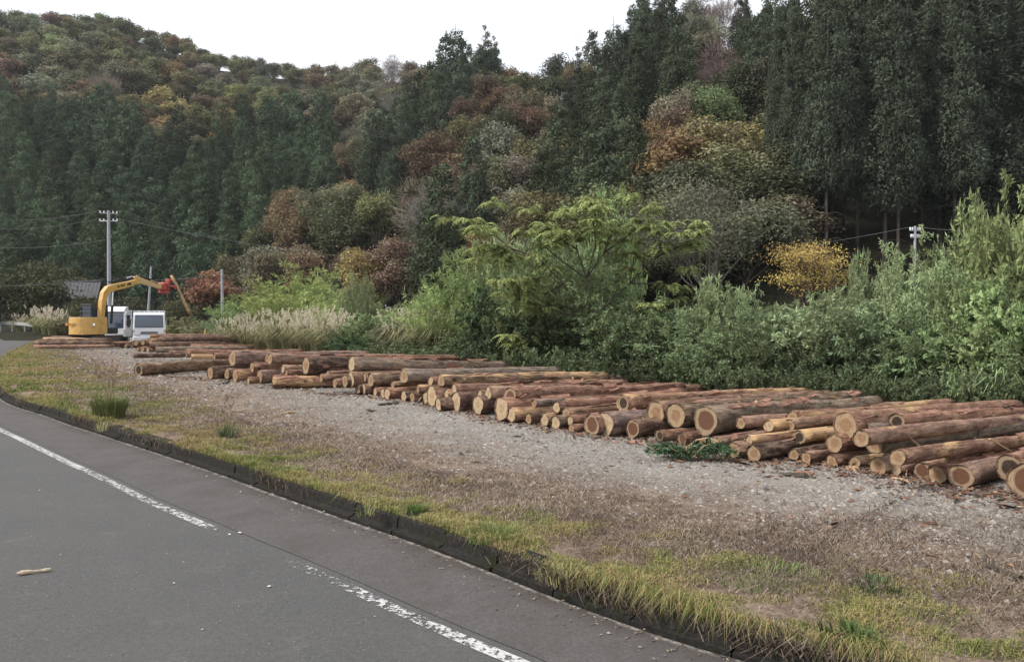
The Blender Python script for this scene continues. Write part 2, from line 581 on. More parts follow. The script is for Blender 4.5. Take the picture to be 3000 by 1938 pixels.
def m_end(name, sap, heart, rad, dirt):
    t = NT(name)
    uv = t.n('ShaderNodeUVMap').outputs['UV']
    sub = t.n('ShaderNodeVectorMath', operation='SUBTRACT')
    t.l(uv, sub.inputs[0]); sub.inputs[1].default_value = (0.5, 0.5, 0)
    ln = t.n('ShaderNodeVectorMath', operation='LENGTH')
    t.l(sub.outputs[0], ln.inputs[0])
    r = t.math('MULTIPLY', ln.outputs['Value'], 2.0)
    info = t.n('ShaderNodeObjectInfo')
    off = t.n('ShaderNodeVectorMath', operation='ADD')
    t.l(uv, off.inputs[0])
    cmb = t.n('ShaderNodeCombineXYZ'); t.l(info.outputs['Random'], cmb.inputs[2])
    sc = t.n('ShaderNodeVectorMath', operation='SCALE'); t.l(cmb.outputs[0], sc.inputs[0]); sc.inputs['Scale'].default_value = 50
    t.l(sc.outputs[0], off.inputs[1])
    nz = t.noise(off.outputs[0], 4.0, 5, 0.7)
    rr = t.math('ADD', r, t.madd(nz, 0.16, -0.08))
    rings = t.n('ShaderNodeTexWave', wave_type='RINGS', rings_direction='SPHERICAL')
    rings.inputs['Scale'].default_value = 5.5
    rings.inputs['Distortion'].default_value = 1.5
    t.l(sub.outputs[0], rings.inputs['Vector'])
    col = t.ramp(rr, (max(0.0, rad - 0.05), heart), (rad + 0.04, sap))
    col = t.mix(t.ramp(rings.outputs['Fac'], (0.3, 0.28), (0.8, 0.0)), col, tuple(a * 0.5 for a in heart))
    sp = t.noise(off.outputs[0], 7, 6, 0.8)
    col = t.mix(t.ramp(sp, (0.46, 0.0), (0.68, dirt)), col, (0.10, 0.07, 0.05))
    return t.bsdf(col, 0.85, 0, sp, 0.006, 0.5, 0.15)
M['end_pale'] = m_end('cut_wood_pale', (0.41, 0.315, 0.205), (0.35, 0.245, 0.15), 0.35, 0.6)
M['end_tan'] = m_end('cut_wood_tan', (0.33, 0.24, 0.148), (0.25, 0.15, 0.086), 0.50, 0.7)
M['end_red'] = m_end('cut_wood_red_heart', (0.31, 0.232, 0.15), (0.115, 0.054, 0.034), 0.66, 0.65)
M['end_dark'] = m_end('cut_wood_dark_heart', (0.27, 0.205, 0.135), (0.033, 0.023, 0.018), 0.62, 0.65)
M['wood'] = m_plain('bare_wood', (0.46, 0.32, 0.19), 0.8, var=0.4, scale=14)
M['trunk'] = m_plain('tree_bark', (0.10, 0.085, 0.07), 0.9, var=0.5, scale=5, spec=0.1)
M['trunk_pale'] = m_plain('pale_tree_bark', (0.17, 0.155, 0.14), 0.9, var=0.45, scale=3, spec=0.1)
M['trunk_red'] = m_plain('cedar_bark', (0.095, 0.076, 0.066), 0.9, var=0.5, scale=3, spec=0.1)
M['stem'] = m_plain('shrub_stem', (0.10, 0.085, 0.05), 0.9, var=0.4, scale=6, spec=0.1)
M['concrete_pole'] = m_plain('pole_concrete', (0.36, 0.37, 0.40), 0.8, var=0.2, scale=3)
M['steel'] = m_plain('galvanised_steel', (0.45, 0.46, 0.48), 0.45, 0.6, var=0.2)
M['ceramic'] = m_plain('insulator_ceramic', (0.75, 0.75, 0.75), 0.3, var=0.05)
M['wire'] = m_plain('wire_jacket', (0.16, 0.17, 0.18), 0.5, var=0.1)
M['yellow'] = m_plain('yellow_machine_paint', (0.56, 0.34, 0.095), 0.45, 0, 0.12, 3, 0.5, dirt=(0.36, 0.21, 0.07))
M['yellow_pale'] = m_plain('sun_faded_yellow_paint', (0.58, 0.42, 0.20), 0.5, 0, 0.15, 3, 0.4)
M['black'] = m_plain('black_painted_steel', (0.016, 0.016, 0.018), 0.5, 0, 0.3, 6)
M['rubber'] = m_plain('black_rubber', (0.022, 0.022, 0.022), 0.85, 0, 0.3, 12, 0.2)
M['track'] = m_plain('muddy_track_steel', (0.11, 0.095, 0.085), 0.8, 0.2, 0.5, 10)
M['red'] = m_plain('red_grapple_paint', (0.40, 0.075, 0.05), 0.5, 0, 0.25, 5, 0.4, dirt=(0.25, 0.05, 0.035))
M['chrome'] = m_plain('polished_rod', (0.6, 0.6, 0.62), 0.2, 1.0, 0.05)
M['white'] = m_plain('white_truck_paint', (0.72, 0.74, 0.78), 0.3, 0, 0.06, 2, 0.5)
M['lamp'] = m_plain('headlamp_glass', (0.70, 0.72, 0.74), 0.1, 0.3, 0.1)
M['amber'] = m_plain('amber_lens', (0.60, 0.22, 0.03), 0.25, 0, 0.1)
M['grey_plastic'] = m_plain('grey_plastic', (0.10, 0.105, 0.115), 0.5, 0, 0.2)
M['roof_tin'] = m_plain('weathered_roof_sheet', (0.075, 0.072, 0.082), 0.7, 0.0, 0.35, 4)
M['old_wall'] = m_plain('weathered_boards', (0.065, 0.06, 0.065), 0.85, 0, 0.4, 3)
M['stake'] = m_plain('yellow_stake_paint', (0.62, 0.45, 0.12), 0.6)

def m_glass():
    t = NT('windscreen_glass')
    b = t.n('ShaderNodeBsdfPrincipled')
    b.inputs['Base Color'].default_value = (0.05, 0.07, 0.105, 1)
    b.inputs['Roughness'].default_value = 0.08
    b.inputs['Specular IOR Level'].default_value = 0.9
    t.l(b.outputs[0], t.out.inputs['Surface'])
    return t.m
M['glass'] = m_glass()
# ------------------------------------------------------------------ the setting: curves of the road edge
LOT_Z = 0.13
KERB_PX = [(0, 1150), (170, 1225), (310, 1272), (600, 1366), (800, 1437), (1000, 1507), (1200, 1574), (1400, 1647), (1700, 1764), (2000, 1868), (2250, 1940)]
kp = [ground(x, y)[:2] for x, y in KERB_PX]
far = [(-85, 138), (-60, 101), (-46.5, 80), (-35.6, 60), (-27.8, 45), (-19.8, 30.5)]
KERB = catmull(far + [tuple(p) for p in kp] + [(2.35, 2.95), (4.3, 1.15), (7.5, -1.6)], 0.12)
i0 = int(np.argmin(np.linalg.norm(KERB - kp[0], axis=1)))
KT = unit(np.gradient(KERB, axis=0))
KN = np.stack([-KT[:, 1], KT[:, 0]], 1)                  # towards the lot
KS = np.arange(len(KERB)) * 0.12
LINE_PX = [(0, 1258), (200, 1355), (430, 1466), (610, 1542), (850, 1645), (1100, 1757), (1300, 1848), (1500, 1932)]
lp = np.array([ground(x, y)[:2] for x, y in LINE_PX])
lt = np.linalg.norm(lp[:, None] - KERB[None], axis=2)
li = lt.argmin(1)
ld = lt.min(1)
order = np.argsort(li)
LOFF = np.interp(np.arange(len(KERB)), li[order], ld[order])    # distance of the painted line from the kerb
def off(d):
    d = np.broadcast_to(d, (len(KERB),))
    return KERB + KN * d[:, None]

def strip(name, d0, d1, z0, z1, mat, sel=slice(None), nd=2, tint=None, parent=None):
    d0 = np.broadcast_to(d0, (len(KERB),)); d1 = np.broadcast_to(d1, (len(KERB),))
    idx = np.arange(len(KERB))[sel]
    n = len(idx)
    V = np.zeros((n, nd, 3))
    T = np.zeros((n, nd))
    for k in range(nd):
        f = k / (nd - 1)
        V[:, k, :2] = (KERB + KN * (d0 * (1 - f) + d1 * f)[:, None])[idx]
        V[:, k, 2] = z0 * (1 - f) + z1 * f
        T[:, k] = f
    i = np.arange(n - 1)[:, None] * nd + np.arange(nd - 1)[None]
    F = np.stack([i, i + nd, i + nd + 1, i + 1], -1).reshape(-1, 4)
    if callable(tint): T = tint(idx, T)
    return link(name, np_mesh(name, V.reshape(-1, 3), F[:, ::-1], T.ravel()), mat, parent)

# asphalt carriageway, concrete gutter beside it with an open joint between the two
road = tag(strip('road', -(LOFF + 9.5), -(LOFF - 0.125), 0.0, 0.0, M['asphalt']), kind='structure')
gutter = tag(strip('gutter', -(LOFF - 0.105), -0.085, 0.004, 0.012, M['gutter'], nd=6), kind='structure')

def painted(idx, T):
    s = KS[idx]
    u = pix_u(idx)
    keep = np.interp(u, [-400, 0, 180, 330, 560, 625, 660, 800, 900, 1250, 1500, 1700], [0.50, 0.50, 0.50, 0.47, 0.50, 0.41, 0.24, 0.34, 0.43, 0.49, 0.54, 0.54])
    keep = keep + 0.035 * vnoise(s, 0 * s, 3, 0.5)
    return np.repeat(keep[:, None], T.shape[1], 1)
def pix_u(idx):
    p = (KERB - KN * LOFF[:, None])[idx]
    return CX + F_PX * p[:, 0] / np.maximum(p[:, 1], 0.4)
line = tag(strip('road_edge_line', -(LOFF + 0.045), -(LOFF - 0.045), 0.0045, 0.0045, M['paint'], slice(max(0, i0 - 140), len(KERB)), tint=painted), kind='structure')

# ------------------------------------------------------------------ kerb: blocks with open joints
kerb = tag(strip('kerb', 0.02, 0.13, -0.05, -0.05, M['kerb']), kind='structure')
prof = [(-0.055, -0.04), (-0.055, 0.026), (-0.012, 0.036), (0.0, 0.045), (0.012, 0.118), (0.028, 0.130), (0.15, 0.134), (0.15, -0.04)]
blk = 0
s_at = i0 - 60
g = np.random.default_rng(3)
while s_at + 6 < len(KERB) - 2:
    a, b = s_at, s_at + 5
    pa, pb = KERB[a], KERB[b]
    na, nb = KN[a], KN[b]
    dz, dd = g.normal(0, 0.004), g.normal(0, 0.006)
    V, F = [], []
    for p, q, tt in ((pa, na, 0.006), (pb, nb, -0.006)):
        tv = (pb - pa) / np.linalg.norm(pb - pa)
        for d, z in prof:
            zz = z + (dz if z > 0 else 0)
            V.append((*(p + q * (d + dd) + tv * tt), zz))
    n = len(prof)
    F = [(i, (i + 1) % n, n + (i + 1) % n, n + i) for i in range(n)] + [tuple(range(n))[::-1], tuple(range(n, 2 * n))]
    MB().add(V, F).build('kerb_block', M['kerb'], kerb)
    s_at = b

# ------------------------------------------------------------------ the lot: a slab of earth and gravel behind the kerb
def lot_depth(Y):
    return np.interp(Y, [-5, 5, 12, 20, 30, 45, 70, 140], [10.5, 10.5, 11.0, 12.5, 16, 22, 26, 30])
VERGE_W = np.interp(KERB[:, 1], [0, 4, 6, 8, 11, 14, 18, 30, 60], [1.35, 1.35, 1.15, 1.15, 1.5, 2.2, 2.6, 2.2, 2.0])   # width of the grassy verge
def lot_z(x, y, d=None):
    return LOT_Z + 0.025 * vnoise(x, y, 5, 1.7) + 0.012 * vnoise(x, y, 6, 0.5)
lot_rows = np.concatenate([np.arange(0.14, 6.0, 0.16), np.arange(6.0, 12, 0.4), np.linspace(12, 31, 20)])
sel = np.concatenate([np.arange(0, i0 - 100, 12), np.arange(i0 - 100, len(KERB), 2)])
LV = np.zeros((len(sel), len(lot_rows) + 3, 3)); LT = np.zeros(LV.shape[:2])
D = lot_depth(KERB[sel, 1])
for k, d in enumerate(list(lot_rows) + [0, 1, 2]):
    if k < len(lot_rows):
        dd = np.minimum(d, D)
        P = KERB[sel] + KN[sel] * dd[:, None]
        z = lot_z(P[:, 0], P[:, 1])
        z = np.where(d < 0.3, 0.128 + (z - LOT_Z) * max(0, d - 0.14) * 2, z)
    else:
        j = k - len(lot_rows)
        dd = D + (1.2, 3.0, 5.0)[j]
        P = KERB[sel] + KN[sel] * dd[:, None]
        z = LOT_Z - np.array((0.25, 0.9, 1.9))[j] + 0 * dd
    LV[:, k, :2] = P; LV[:, k, 2] = z
    vw = VERGE_W[sel]
    earthy = np.interp(dd / vw, [0, 1.0, 1.8, 3.0, 9], [1.0, 0.95, 0.42, 0.02, 0.0])
    earthy = np.maximum(earthy, np.interp(D - dd, [-1, 2.5, 4.5], [0.9, 0.8, 0.0]))
    near_r = np.clip((P[:, 0] - 1.2) / 2.0, 0, 1) * np.clip((3.4 - dd) / 1.5, 0, 1)
    LT[:, k] = np.maximum(earthy, 0.55 * near_r)
nr = LV.shape[1]
i = np.arange(len(sel) - 1)[:, None] * nr + np.arange(nr - 1)[None]
F = np.stack([i, i + 1, i + nr + 1, i + nr], -1).reshape(-1, 4)
lot = tag(link('gravel_lot', np_mesh('gravel_lot', LV.reshape(-1, 3), F[:, ::-1], LT.ravel(), True), M['lot']), kind='structure')

# ------------------------------------------------------------------ terrain: valley floor and wooded hillsides, as a sheet over (bearing, distance)
BX = [-900, 0, 300, 600, 800, 1000, 1300, 1600, 2000, 2500, 3000, 3900]          # bearings as photo columns
FOOT = [112, 108, 104, 100, 92, 84, 66, 58, 54, 56, 58, 62]
RIDGE = [250, 262, 285, 300, 320, 330, 240, 190, 150, 128, 118, 115]
SKY = [(-900, -80), (0, 19), (126, 25), (315, 44), (440, 88), (554, 120), (654, 164), (755, 178), (856, 200), (1000, 212), (1070, 195), (1208, 190), (1309, 165), (1359, 178), (1485, 175), (1590, 185), (1674, 155), (1774, 130), (1812, 60), (1888, -30), (1988, -75), (2200, -110), (2600, -110), (3000, -110), (3900, -120)]
def ridge_z(b):
    p = np.interp(b, [s[0] for s in SKY], [s[1] for s in SKY])
    Y = np.interp(b, BX, RIDGE)
    tree = np.interp(b, [0, 900, 1300, 1700, 2100, 3000], [8, 8, 10, 12, 17, 24])
    return CAM_H + (HOR - p) * Y / F_PX - tree
def terr_z(x, y):
    x = np.asarray(x, float); y = np.asarray(y, float)
    b = CX + F_PX * x / np.maximum(y, 1.0)
    b = np.clip(b, -900, 3900)
    f, r = np.interp(b, BX, FOOT), np.interp(b, BX, RIDGE)
    z0 = np.interp(b, [-900, 0, 600, 900, 1300, 2000, 3000], [0.6, 0.6, 0.2, 0.0, 1.5, 3.4, 4.2])
    z1 = ridge_z(b)
    t = (y - f) / (r - f)
    tt = np.clip(t, 0, 1)
    prof = np.interp(tt, [0, 0.12, 0.5, 0.8, 1.0], [0, 0.13, 0.56, 0.88, 1.0])
    z = z0 + (z1 - z0) * prof
    z = np.where(t > 1, z1 - (t - 1) * (r - f) * 0.35, z)
    low = np.where(x < -8 - 0.25 * np.maximum(y - 25, 0), -0.30, -1.8)
    low = np.where((y > 40) & (b < 700), np.interp(y, [40, 60, 90], [-0.30, -0.05, 0.3]), low)
    k = np.clip((y - (f - 14)) / 14, 0, 1)
    k = k * k * (3 - 2 * k)
    z = np.where(t < 0, low * (1 - k) + z0 * k, z)
    amp = np.clip((y - 40) / 60, 0, 1)
    return z + amp * (1.2 * vnoise(x, y, 11, 17) + 0.5 * vnoise(x, y, 12, 6))
bs = np.concatenate([np.linspace(-2200, -950, 8), np.arange(-900, 3901, 50), np.linspace(3950, 5200, 8)])
ys = np.concatenate([np.linspace(-12, 30, 8), np.arange(36, 130, 4), np.arange(130, 470, 8)])
BB, YY = np.meshgrid(bs, ys, indexing='ij')
XX = (BB - CX) / F_PX * np.maximum(YY, 14)
ZZ = terr_z(XX, YY)
ZZ = np.where(YY < 30, np.minimum(ZZ, -0.3), ZZ)
n2 = len(ys)
i = np.arange(len(bs) - 1)[:, None] * n2 + np.arange(n2 - 1)[None]
F = np.stack([i, i + n2, i + n2 + 1, i + 1], -1).reshape(-1, 4)
hill = tag(link('wooded_hill_ground', np_mesh('wooded_hill_ground', np.stack([XX, YY, ZZ], -1).reshape(-1, 3), F, None, True), M['terrain']), kind='structure')

# ------------------------------------------------------------------ the damp air of the valley
hz = MB().box(-800, 800, -16, 480, -4, 130).mesh('haze')
t_ = NT('valley_haze')
v_ = t_.n('ShaderNodeVolumePrincipled')
v_.inputs['Color'].default_value = (0.86, 0.90, 0.96, 1)
v_.inputs['Density'].default_value = 0.00016
v_.inputs['Anisotropy'].default_value = 0.2
t_.l(v_.outputs['Volume'], t_.out.inputs['Volume'])
tag(link('haze', hz, t_.m), kind='stuff')
S.cycles.volume_bounces = 0
# ------------------------------------------------------------------ trees
def clump_cards(g, C, rad, flat, cards, L, wq, outward, up):
    """foliage cards round clump centres C; outward are unit vectors"""
    n = len(C)
    d = g.normal(size=(n, cards, 3)); d = unit(d)
    P = C[:, None] + d * (rad[:, None, None] * g.uniform(0.62, 1.0, (n, cards, 1))) * np.array([1, 1, flat])
    N = unit(d + outward[:, None] * 0.25 + np.array([0, 0, 0.15]) + g.normal(size=(n, cards, 3)) * 0.26)
    D = d * 0.5 + outward[:, None] * 0.5 + np.array([0, 0, up]) + g.normal(size=(n, cards, 3)) * 0.6
    D = D - N * (D * N).sum(-1, keepdims=True) * 0.85
    t = np.clip(g.uniform(0, 1, (n, 1)) * 0.65 + g.uniform(0, 0.35, (n, cards)), 0, 1)
    LL = L * g.uniform(0.6, 1.35, n * cards)
    V, F = leaf_quads(P.reshape(-1, 3), D.reshape(-1, 3), LL, LL * wq, g, N=N.reshape(-1, 3))
    return V, F, np.repeat(t.ravel(), 4)

def cedar_meshes(seed, H, Rc, base, ncl, cards, L, trunk_r, mat_t, pw=0.66):
    g = np.random.default_rng(seed)
    h = base + (1 - base) * (1 - np.sqrt(g.uniform(0.0, 1, ncl))) * 0.985
    prof = np.clip((1 - h) / (1 - base), 0.0, 1)
    r = Rc * np.power(prof, pw) * np.clip((h - base) / 0.14 + 0.40, 0, 1)
    a = g.uniform(0, 2 * math.pi, ncl)
    lob = 1 + 0.22 * np.sin(a * 3 + h * 19 + seed) + 0.12 * np.sin(a * 5 - h * 31)
    rr = r * lob * np.sqrt(g.uniform(0.40, 1, ncl))
    o = np.stack([np.cos(a), np.sin(a), 0 * a], 1)
    C = o * rr[:, None]
    C[:, 2] = h * H - 0.30 * rr
    rad = (0.11 * Rc + 0.20 * r) * g.uniform(0.75, 1.3, ncl)
    V, F, t = clump_cards(g, C, rad, 0.95, cards, L, 0.36, o, 0.25)
    crown = np_mesh('cedar_crown', V, F, t)
    crown.materials.append(M['needle'])
    z = np.linspace(-1.0, H * 0.97, 7)
    P = np.stack([0.06 * np.sin(z * 0.3 + seed), 0.06 * np.cos(z * 0.2), z], 1)
    paths = [(P, np.interp(z, [-1, 0, H], [trunk_r * 1.25, trunk_r, 0.02]))]
    for _ in range(14):
        k = g.uniform(max(base - 0.12, 0.05), 0.9)
        an = g.uniform(0, 6.28)
        ln = Rc * (0.25 + 0.6 * (1 - k))
        q = np.array([[0, 0, k * H], [math.cos(an) * ln * 0.5, math.sin(an) * ln * 0.5, k * H + 0.05 * ln], [math.cos(an) * ln, math.sin(an) * ln, k * H - 0.15 * ln]])
        paths.append((q, [trunk_r * 0.22, trunk_r * 0.14, 0.01]))
    Vt, Ft = tubes(paths, 6)
    tr = np_mesh('cedar_trunk', Vt, Ft, None, True)
    tr.materials.append(M[mat_t])
    return crown, tr

def broad_meshes(seed, H, Rc, nl, leaves, L, trunk_r, flat=0.62, base=0.30, bare=0.0, mat_t='trunk', lean=0.0, layered=False, wl=0.6, one_fork=False, lob=(0.30, 0.52)):
    g = np.random.default_rng(seed)
    zc = H * (base + (1 - base) * 0.5)
    hz = H * (1 - base) * 0.5
    d = unit(g.normal(size=(nl, 3)))
    C = d * np.array([Rc, Rc, hz]) * (0.70 * np.power(g.uniform(0.05, 1, nl), 0.4))[:, None] + np.array([lean, 0, zc])
    lr = Rc * g.uniform(*lob, nl)
    if layered:
        C[:, 2] = np.round((C[:, 2] - zc) / (hz * 0.34)) * hz * 0.34 + zc + g.normal(0, 0.13 * hz, nl)
    V_, F_, T_, n = [], [], [], 0
    per = max(1, leaves // nl)
    twigs = []
    for k in range(nl):
        m = int(per * (lr[k] / lr.mean()) ** 2)
        e = unit(g.normal(size=(m, 3)) + np.array([0, 0, 0.25]))
        sh = np.power(g.uniform(0.10, 1, m), 0.45) * np.where(g.uniform(0, 1, m) < 0.22, g.uniform(1.0, 1.45, m), 1.0)
        fl = np.array([1, 1, flat if not layered else 0.36])
        lump = 1 + 0.22 * np.sin(e[:, 0] * 7 + k) * np.sin(e[:, 1] * 6 + 2 * k) + 0.16 * np.sin(e[:, 2] * 9 + k)
        P = C[k] + e * fl * (lr[k] * sh * lump)[:, None]
        N = unit(e + np.array([0, 0, 0.2]) + g.normal(size=(m, 3)) * 0.55)
        D = e * 0.3 + g.normal(size=(m, 3)) * 0.8 + np.array([0, 0, -0.15])
        D = D - N * (D * N).sum(-1, keepdims=True) * 0.8
        LL = L * g.uniform(0.6, 1.35, m)
        w = LL * (wl if not bare else 0.11)
        if bare: 
            D = e + g.normal(size=(m, 3)) * 0.5 + np.array([0, 0, 0.5]); LL = LL * 2.6; N = None
        V, F = leaf_quads(P, D, LL, w, g, N=N)
        V_.append(V); F_.append(F + n); n += len(V)
        T_.append(np.repeat(np.clip(0.5 * g.uniform(0, 1) + 0.5 * g.uniform(0, 1, m), 0, 1), 4))
    crown = np_mesh('leafy_crown', np.concatenate(V_), np.concatenate(F_), np.concatenate(T_))
    crown.materials.append(M['leaf'])
    fork = np.array([lean * 0.3, 0, H * base * g.uniform(0.6, 0.95)])
    z = np.linspace(0, 1, 5)[:, None]
    P = np.array([0, 0, -0.8]) * (1 - z) + fork * z + np.array([0.12, 0.1, 0]) * np.sin(z * 4 + seed) * z
    paths = [(P, np.linspace(trunk_r * 1.2, trunk_r * 0.8, 5))]
    for k in range(nl):
        e = C[k]
        st = P[-1] if (k % 3 or one_fork) else P[-2]
        mid = st * 0.45 + e * 0.55 + g.normal(0, 0.10 * Rc, 3) + np.array([0, 0, 0.08 * H])
        q = np.stack([st, (st + mid) / 2 + g.normal(0, 0.04 * Rc, 3), mid, e])
        paths.append((q, np.array([0.55, 0.42, 0.28, 0.08]) * trunk_r))
        for _ in range(3):
            e2 = e + unit(g.normal(size=3) + np.array([0, 0, 0.4])) * lr[k] * 0.85
            paths.append((np.stack([mid, (mid + e2) / 2 + g.normal(0, 0.05 * Rc, 3), e2]), np.array([0.16, 0.10, 0.03]) * trunk_r))
    Vt, Ft = tubes(paths, 5)
    tr = np_mesh('branching_trunk', Vt, Ft, None, True)
    tr.materials.append(M[mat_t])
    return crown, tr

FAR_C = [cedar_meshes(100 + k, 13, 3.0, 0.14, 110, 40, 0.50, 0.20, 'trunk_red', 0.80) for k in range(5)]
MID_C = [cedar_meshes(120 + k, 13, 3.0, 0.12, 150, 52, 0.40, 0.20, 'trunk_red', 0.80) for k in range(4)]
NEAR_C = [cedar_meshes(140 + k, 25, 2.9, 0.15 + 0.06 * k, 350, 75, 0.32, 0.20, 'trunk_pale' if k == 0 else 'trunk_red') for k in range(4)]
FAR_B = [broad_meshes(200 + k, 9, 4.2, 19 + 2 * k, 3600, 0.44, 0.18, flat=0.85, base=0.06, lob=(0.18, 0.42)) for k in range(4)]
MID_B = [broad_meshes(220 + k, 10, 4.0, 20 + 2 * k, 8000, 0.29, 0.18, flat=0.8, base=0.10, lob=(0.18, 0.44)) for k in range(4)]
LAY_B = [broad_meshes(240 + k, 9, 4.0, 20, 7000, 0.30, 0.17, layered=True, base=0.15) for k in range(3)]
BARE_B = [broad_meshes(260 + k, 10, 3.6, 14, 2300, 0.42, 0.15, bare=1, mat_t='trunk_pale', base=0.15) for k in range(3)]

TREES = []          # (root, px, py of the top, key words)
def plant(kind, meshes, x, y, z, rz, sc, col, info, trunkname='trunk'):
    r = bpy.data.objects.new(kind, None)
    COL.objects.link(r)
    r.location = (float(x), float(y), float(z))
    r.rotation_euler = (0, 0, float(rz))
    r.scale = tuple(float(s) for s in (sc if hasattr(sc, '__len__') else (sc, sc, sc)))
    c = bpy.data.objects.new('crown', meshes[0]); COL.objects.link(c); c.parent = r
    c.color = (*[float(a) for a in col], 1)
    t = bpy.data.objects.new('trunk', meshes[1]); COL.objects.link(t); t.parent = r
    r['category'] = 'tree'
    TREES.append((r, info))
    return r

def inside(poly, x, y):
    n, c = len(poly), False
    for i in range(n):
        (x0, y0), (x1, y1) = poly[i], poly[i - 1]
        if (y0 > y) != (y1 > y) and x < (x1 - x0) * (y - y0) / (y1 - y0) + x0:
            c = not c
    return c
CEDAR_ZONES = [
    ('plantation', [(-700, 240), (0, 200), (130, 205), (270, 225), (330, 275), (400, 335), (500, 350), (640, 335), (720, 290), (800, 300), (905, 300), (1000, 320), (1010, 470), (880, 500), (860, 540), (760, 610), (690, 760), (600, 900), (-700, 900)]),
    ('knob', [(1310, 150), (1345, 120), (1485, 70), (1600, 90), (1595, 190), (1480, 225), (1340, 245), (1330, 320), (1310, 380), (1200, 430), (1170, 510), (1050, 515), (1050, 390), (1150, 265), (1290, 190)]),
    ('gully', [(1370, 440), (1500, 395), (1520, 480), (1420, 600), (1340, 720), (1240, 850), (1120, 850), (1160, 680), (1270, 540)]),
    ('spur', [(1780, 120), (1840, 130), (1870, 200), (1870, 400), (1830, 520), (1600, 600), (1500, 640), (1500, 540), (1590, 410), (1640, 250), (1700, 150)]),
    ('crest', [(1795, 95), (1850, -90), (2010, -90), (2010, 130), (1830, 160)]),
    ('crest', [(2150, 90), (2170, -90), (2330, -90), (2320, 100)]),
    ('grove', [(2400, -400), (4000, -400), (4000, 900), (2480, 900), (2460, 600), (2450, 420), (2420, 200)]),
]
C_ = dict(olive=(0.13, 0.135, 0.065), dark=(0.07, 0.082, 0.042), rust=(0.205, 0.120, 0.072), orange=(0.29, 0.170, 0.088), gold=(0.27, 0.225, 0.075), lime=(0.195, 0.205, 0.085), grey=(0.19, 0.165, 0.14), red=(0.165, 0.100, 0.076), sage=(0.155, 0.165, 0.115), brown=(0.155, 0.115, 0.075))
ANCH = [(0, 60, 'sage'), (60, 130, 'red'), (0, 110, 'rust'), (130, 90, 'lime'), (120, 160, 'sage'), (60, 190, 'brown'), (220, 60, 'sage'), (260, 120, 'olive'), (230, 165, 'brown'), (330, 90, 'olive'), (330, 200, 'grey'), (420, 110, 'olive'), (495, 145, 'orange'), (420, 245, 'sage'), (430, 200, 'brown'), (510, 230, 'gold'), (560, 170, 'olive'), (600, 200, 'sage'), (640, 250, 'gold'), (560, 270, 'olive'), (740, 210, 'lime'), (700, 270, 'olive'), (860, 220, 'olive'), (850, 260, 'brown'), (960, 230, 'olive'), (900, 280, 'sage'), (1000, 270, 'brown'), (1080, 220, 'sage'), (1060, 320, 'grey'), (1020, 400, 'brown'), (1150, 210, 'grey'), (1230, 190, 'brown'), (1290, 175, 'olive'), (1380, 250, 'red'), (1420, 230, 'red'), (1350, 330, 'red'), (1470, 230, 'rust'), (1500, 270, 'dark'), (1560, 170, 'rust'), (1600, 190, 'orange'), (1480, 310, 'lime'), (1540, 290, 'rust'), (1440, 350, 'gold'), (1390, 400, 'brown'), (1320, 420, 'brown'), (1280, 500, 'grey'), (1230, 480, 'grey'), (1530, 380, 'sage'), (1560, 420, 'sage'), (1640, 200, 'sage'), (1650, 160, 'dark'), (1720, 150, 'brown'),
        (950, 440, 'red'), (920, 480, 'brown'), (1000, 510, 'orange'), (1110, 520, 'lime'), (1180, 510, 'orange'), (1060, 560, 'dark'), (960, 560, 'rust'), (860, 590, 'rust'), (800, 640, 'orange'), (790, 690, 'olive'), (900, 650, 'rust'), (1000, 640, 'brown'), (930, 700, 'dark'), (1060, 690, 'red'), (940, 740, 'rust'), (1100, 640, 'gold'), (1080, 740, 'gold'), (840, 760, 'olive'), (700, 780, 'brown'), (960, 800, 'brown'), (1120, 780, 'dark'), (1180, 850, 'dark'), (1220, 820, 'rust'),
        (1480, 490, 'rust'), (1450, 560, 'orange'), (1480, 620, 'gold'), (1420, 680, 'olive'), (1470, 720, 'rust'), (1380, 760, 'sage'), (1560, 520, 'rust'), (1640, 500, 'lime'), (1720, 480, 'olive'), (1660, 620, 'olive'), (1700, 560, 'dark'), (1830, 450, 'gold'), (1760, 600, 'dark'),
        (1900, 190, 'grey'), (1960, 110, 'grey'), (2050, 60, 'sage'), (2100, 40, 'grey'), (2000, 180, 'grey'), (2080, 140, 'grey'), (1960, 230, 'rust'), (2020, 215, 'red'), (1930, 270, 'orange'), (2090, 220, 'lime'), (2060, 280, 'sage'), (1960, 330, 'orange'), (2030, 330, 'gold'), (1900, 330, 'sage'), (2170, 290, 'rust'), (1940, 400, 'olive'), (2120, 340, 'sage'), (2200, 150, 'dark'), (2260, 180, 'gold'), (2300, 130, 'dark'), (2260, 260, 'olive'), (2180, 380, 'olive'), (2100, 430, 'olive'), (2000, 450, 'dark'), (1900, 480, 'dark'), (2080, 520, 'olive'), (2200, 460, 'dark'), (2260, 560, 'dark'), (1860, 560, 'dark'), (1950, 580, 'olive'), (2200, 620, 'dark'), (2000, 680, 'dark'), (1850, 680, 'dark')]
for k_, c_ in C_.items():
    a_ = np.array(c_); m_ = np.array([0.150, 0.140, 0.090])
    C_[k_] = tuple(1.15 * a_ * 0.68 + m_ * (a_.mean() / m_.mean()) * 0.37)
CWORD = dict(olive='olive green', dark='dark green', rust='rusty brown', orange='orange', gold='golden olive', lime='yellow green', grey='greyish bare', red='reddish brown', sage='grey green', brown='dull brown')
AX = np.array([(a[0], a[1]) for a in ANCH], float)

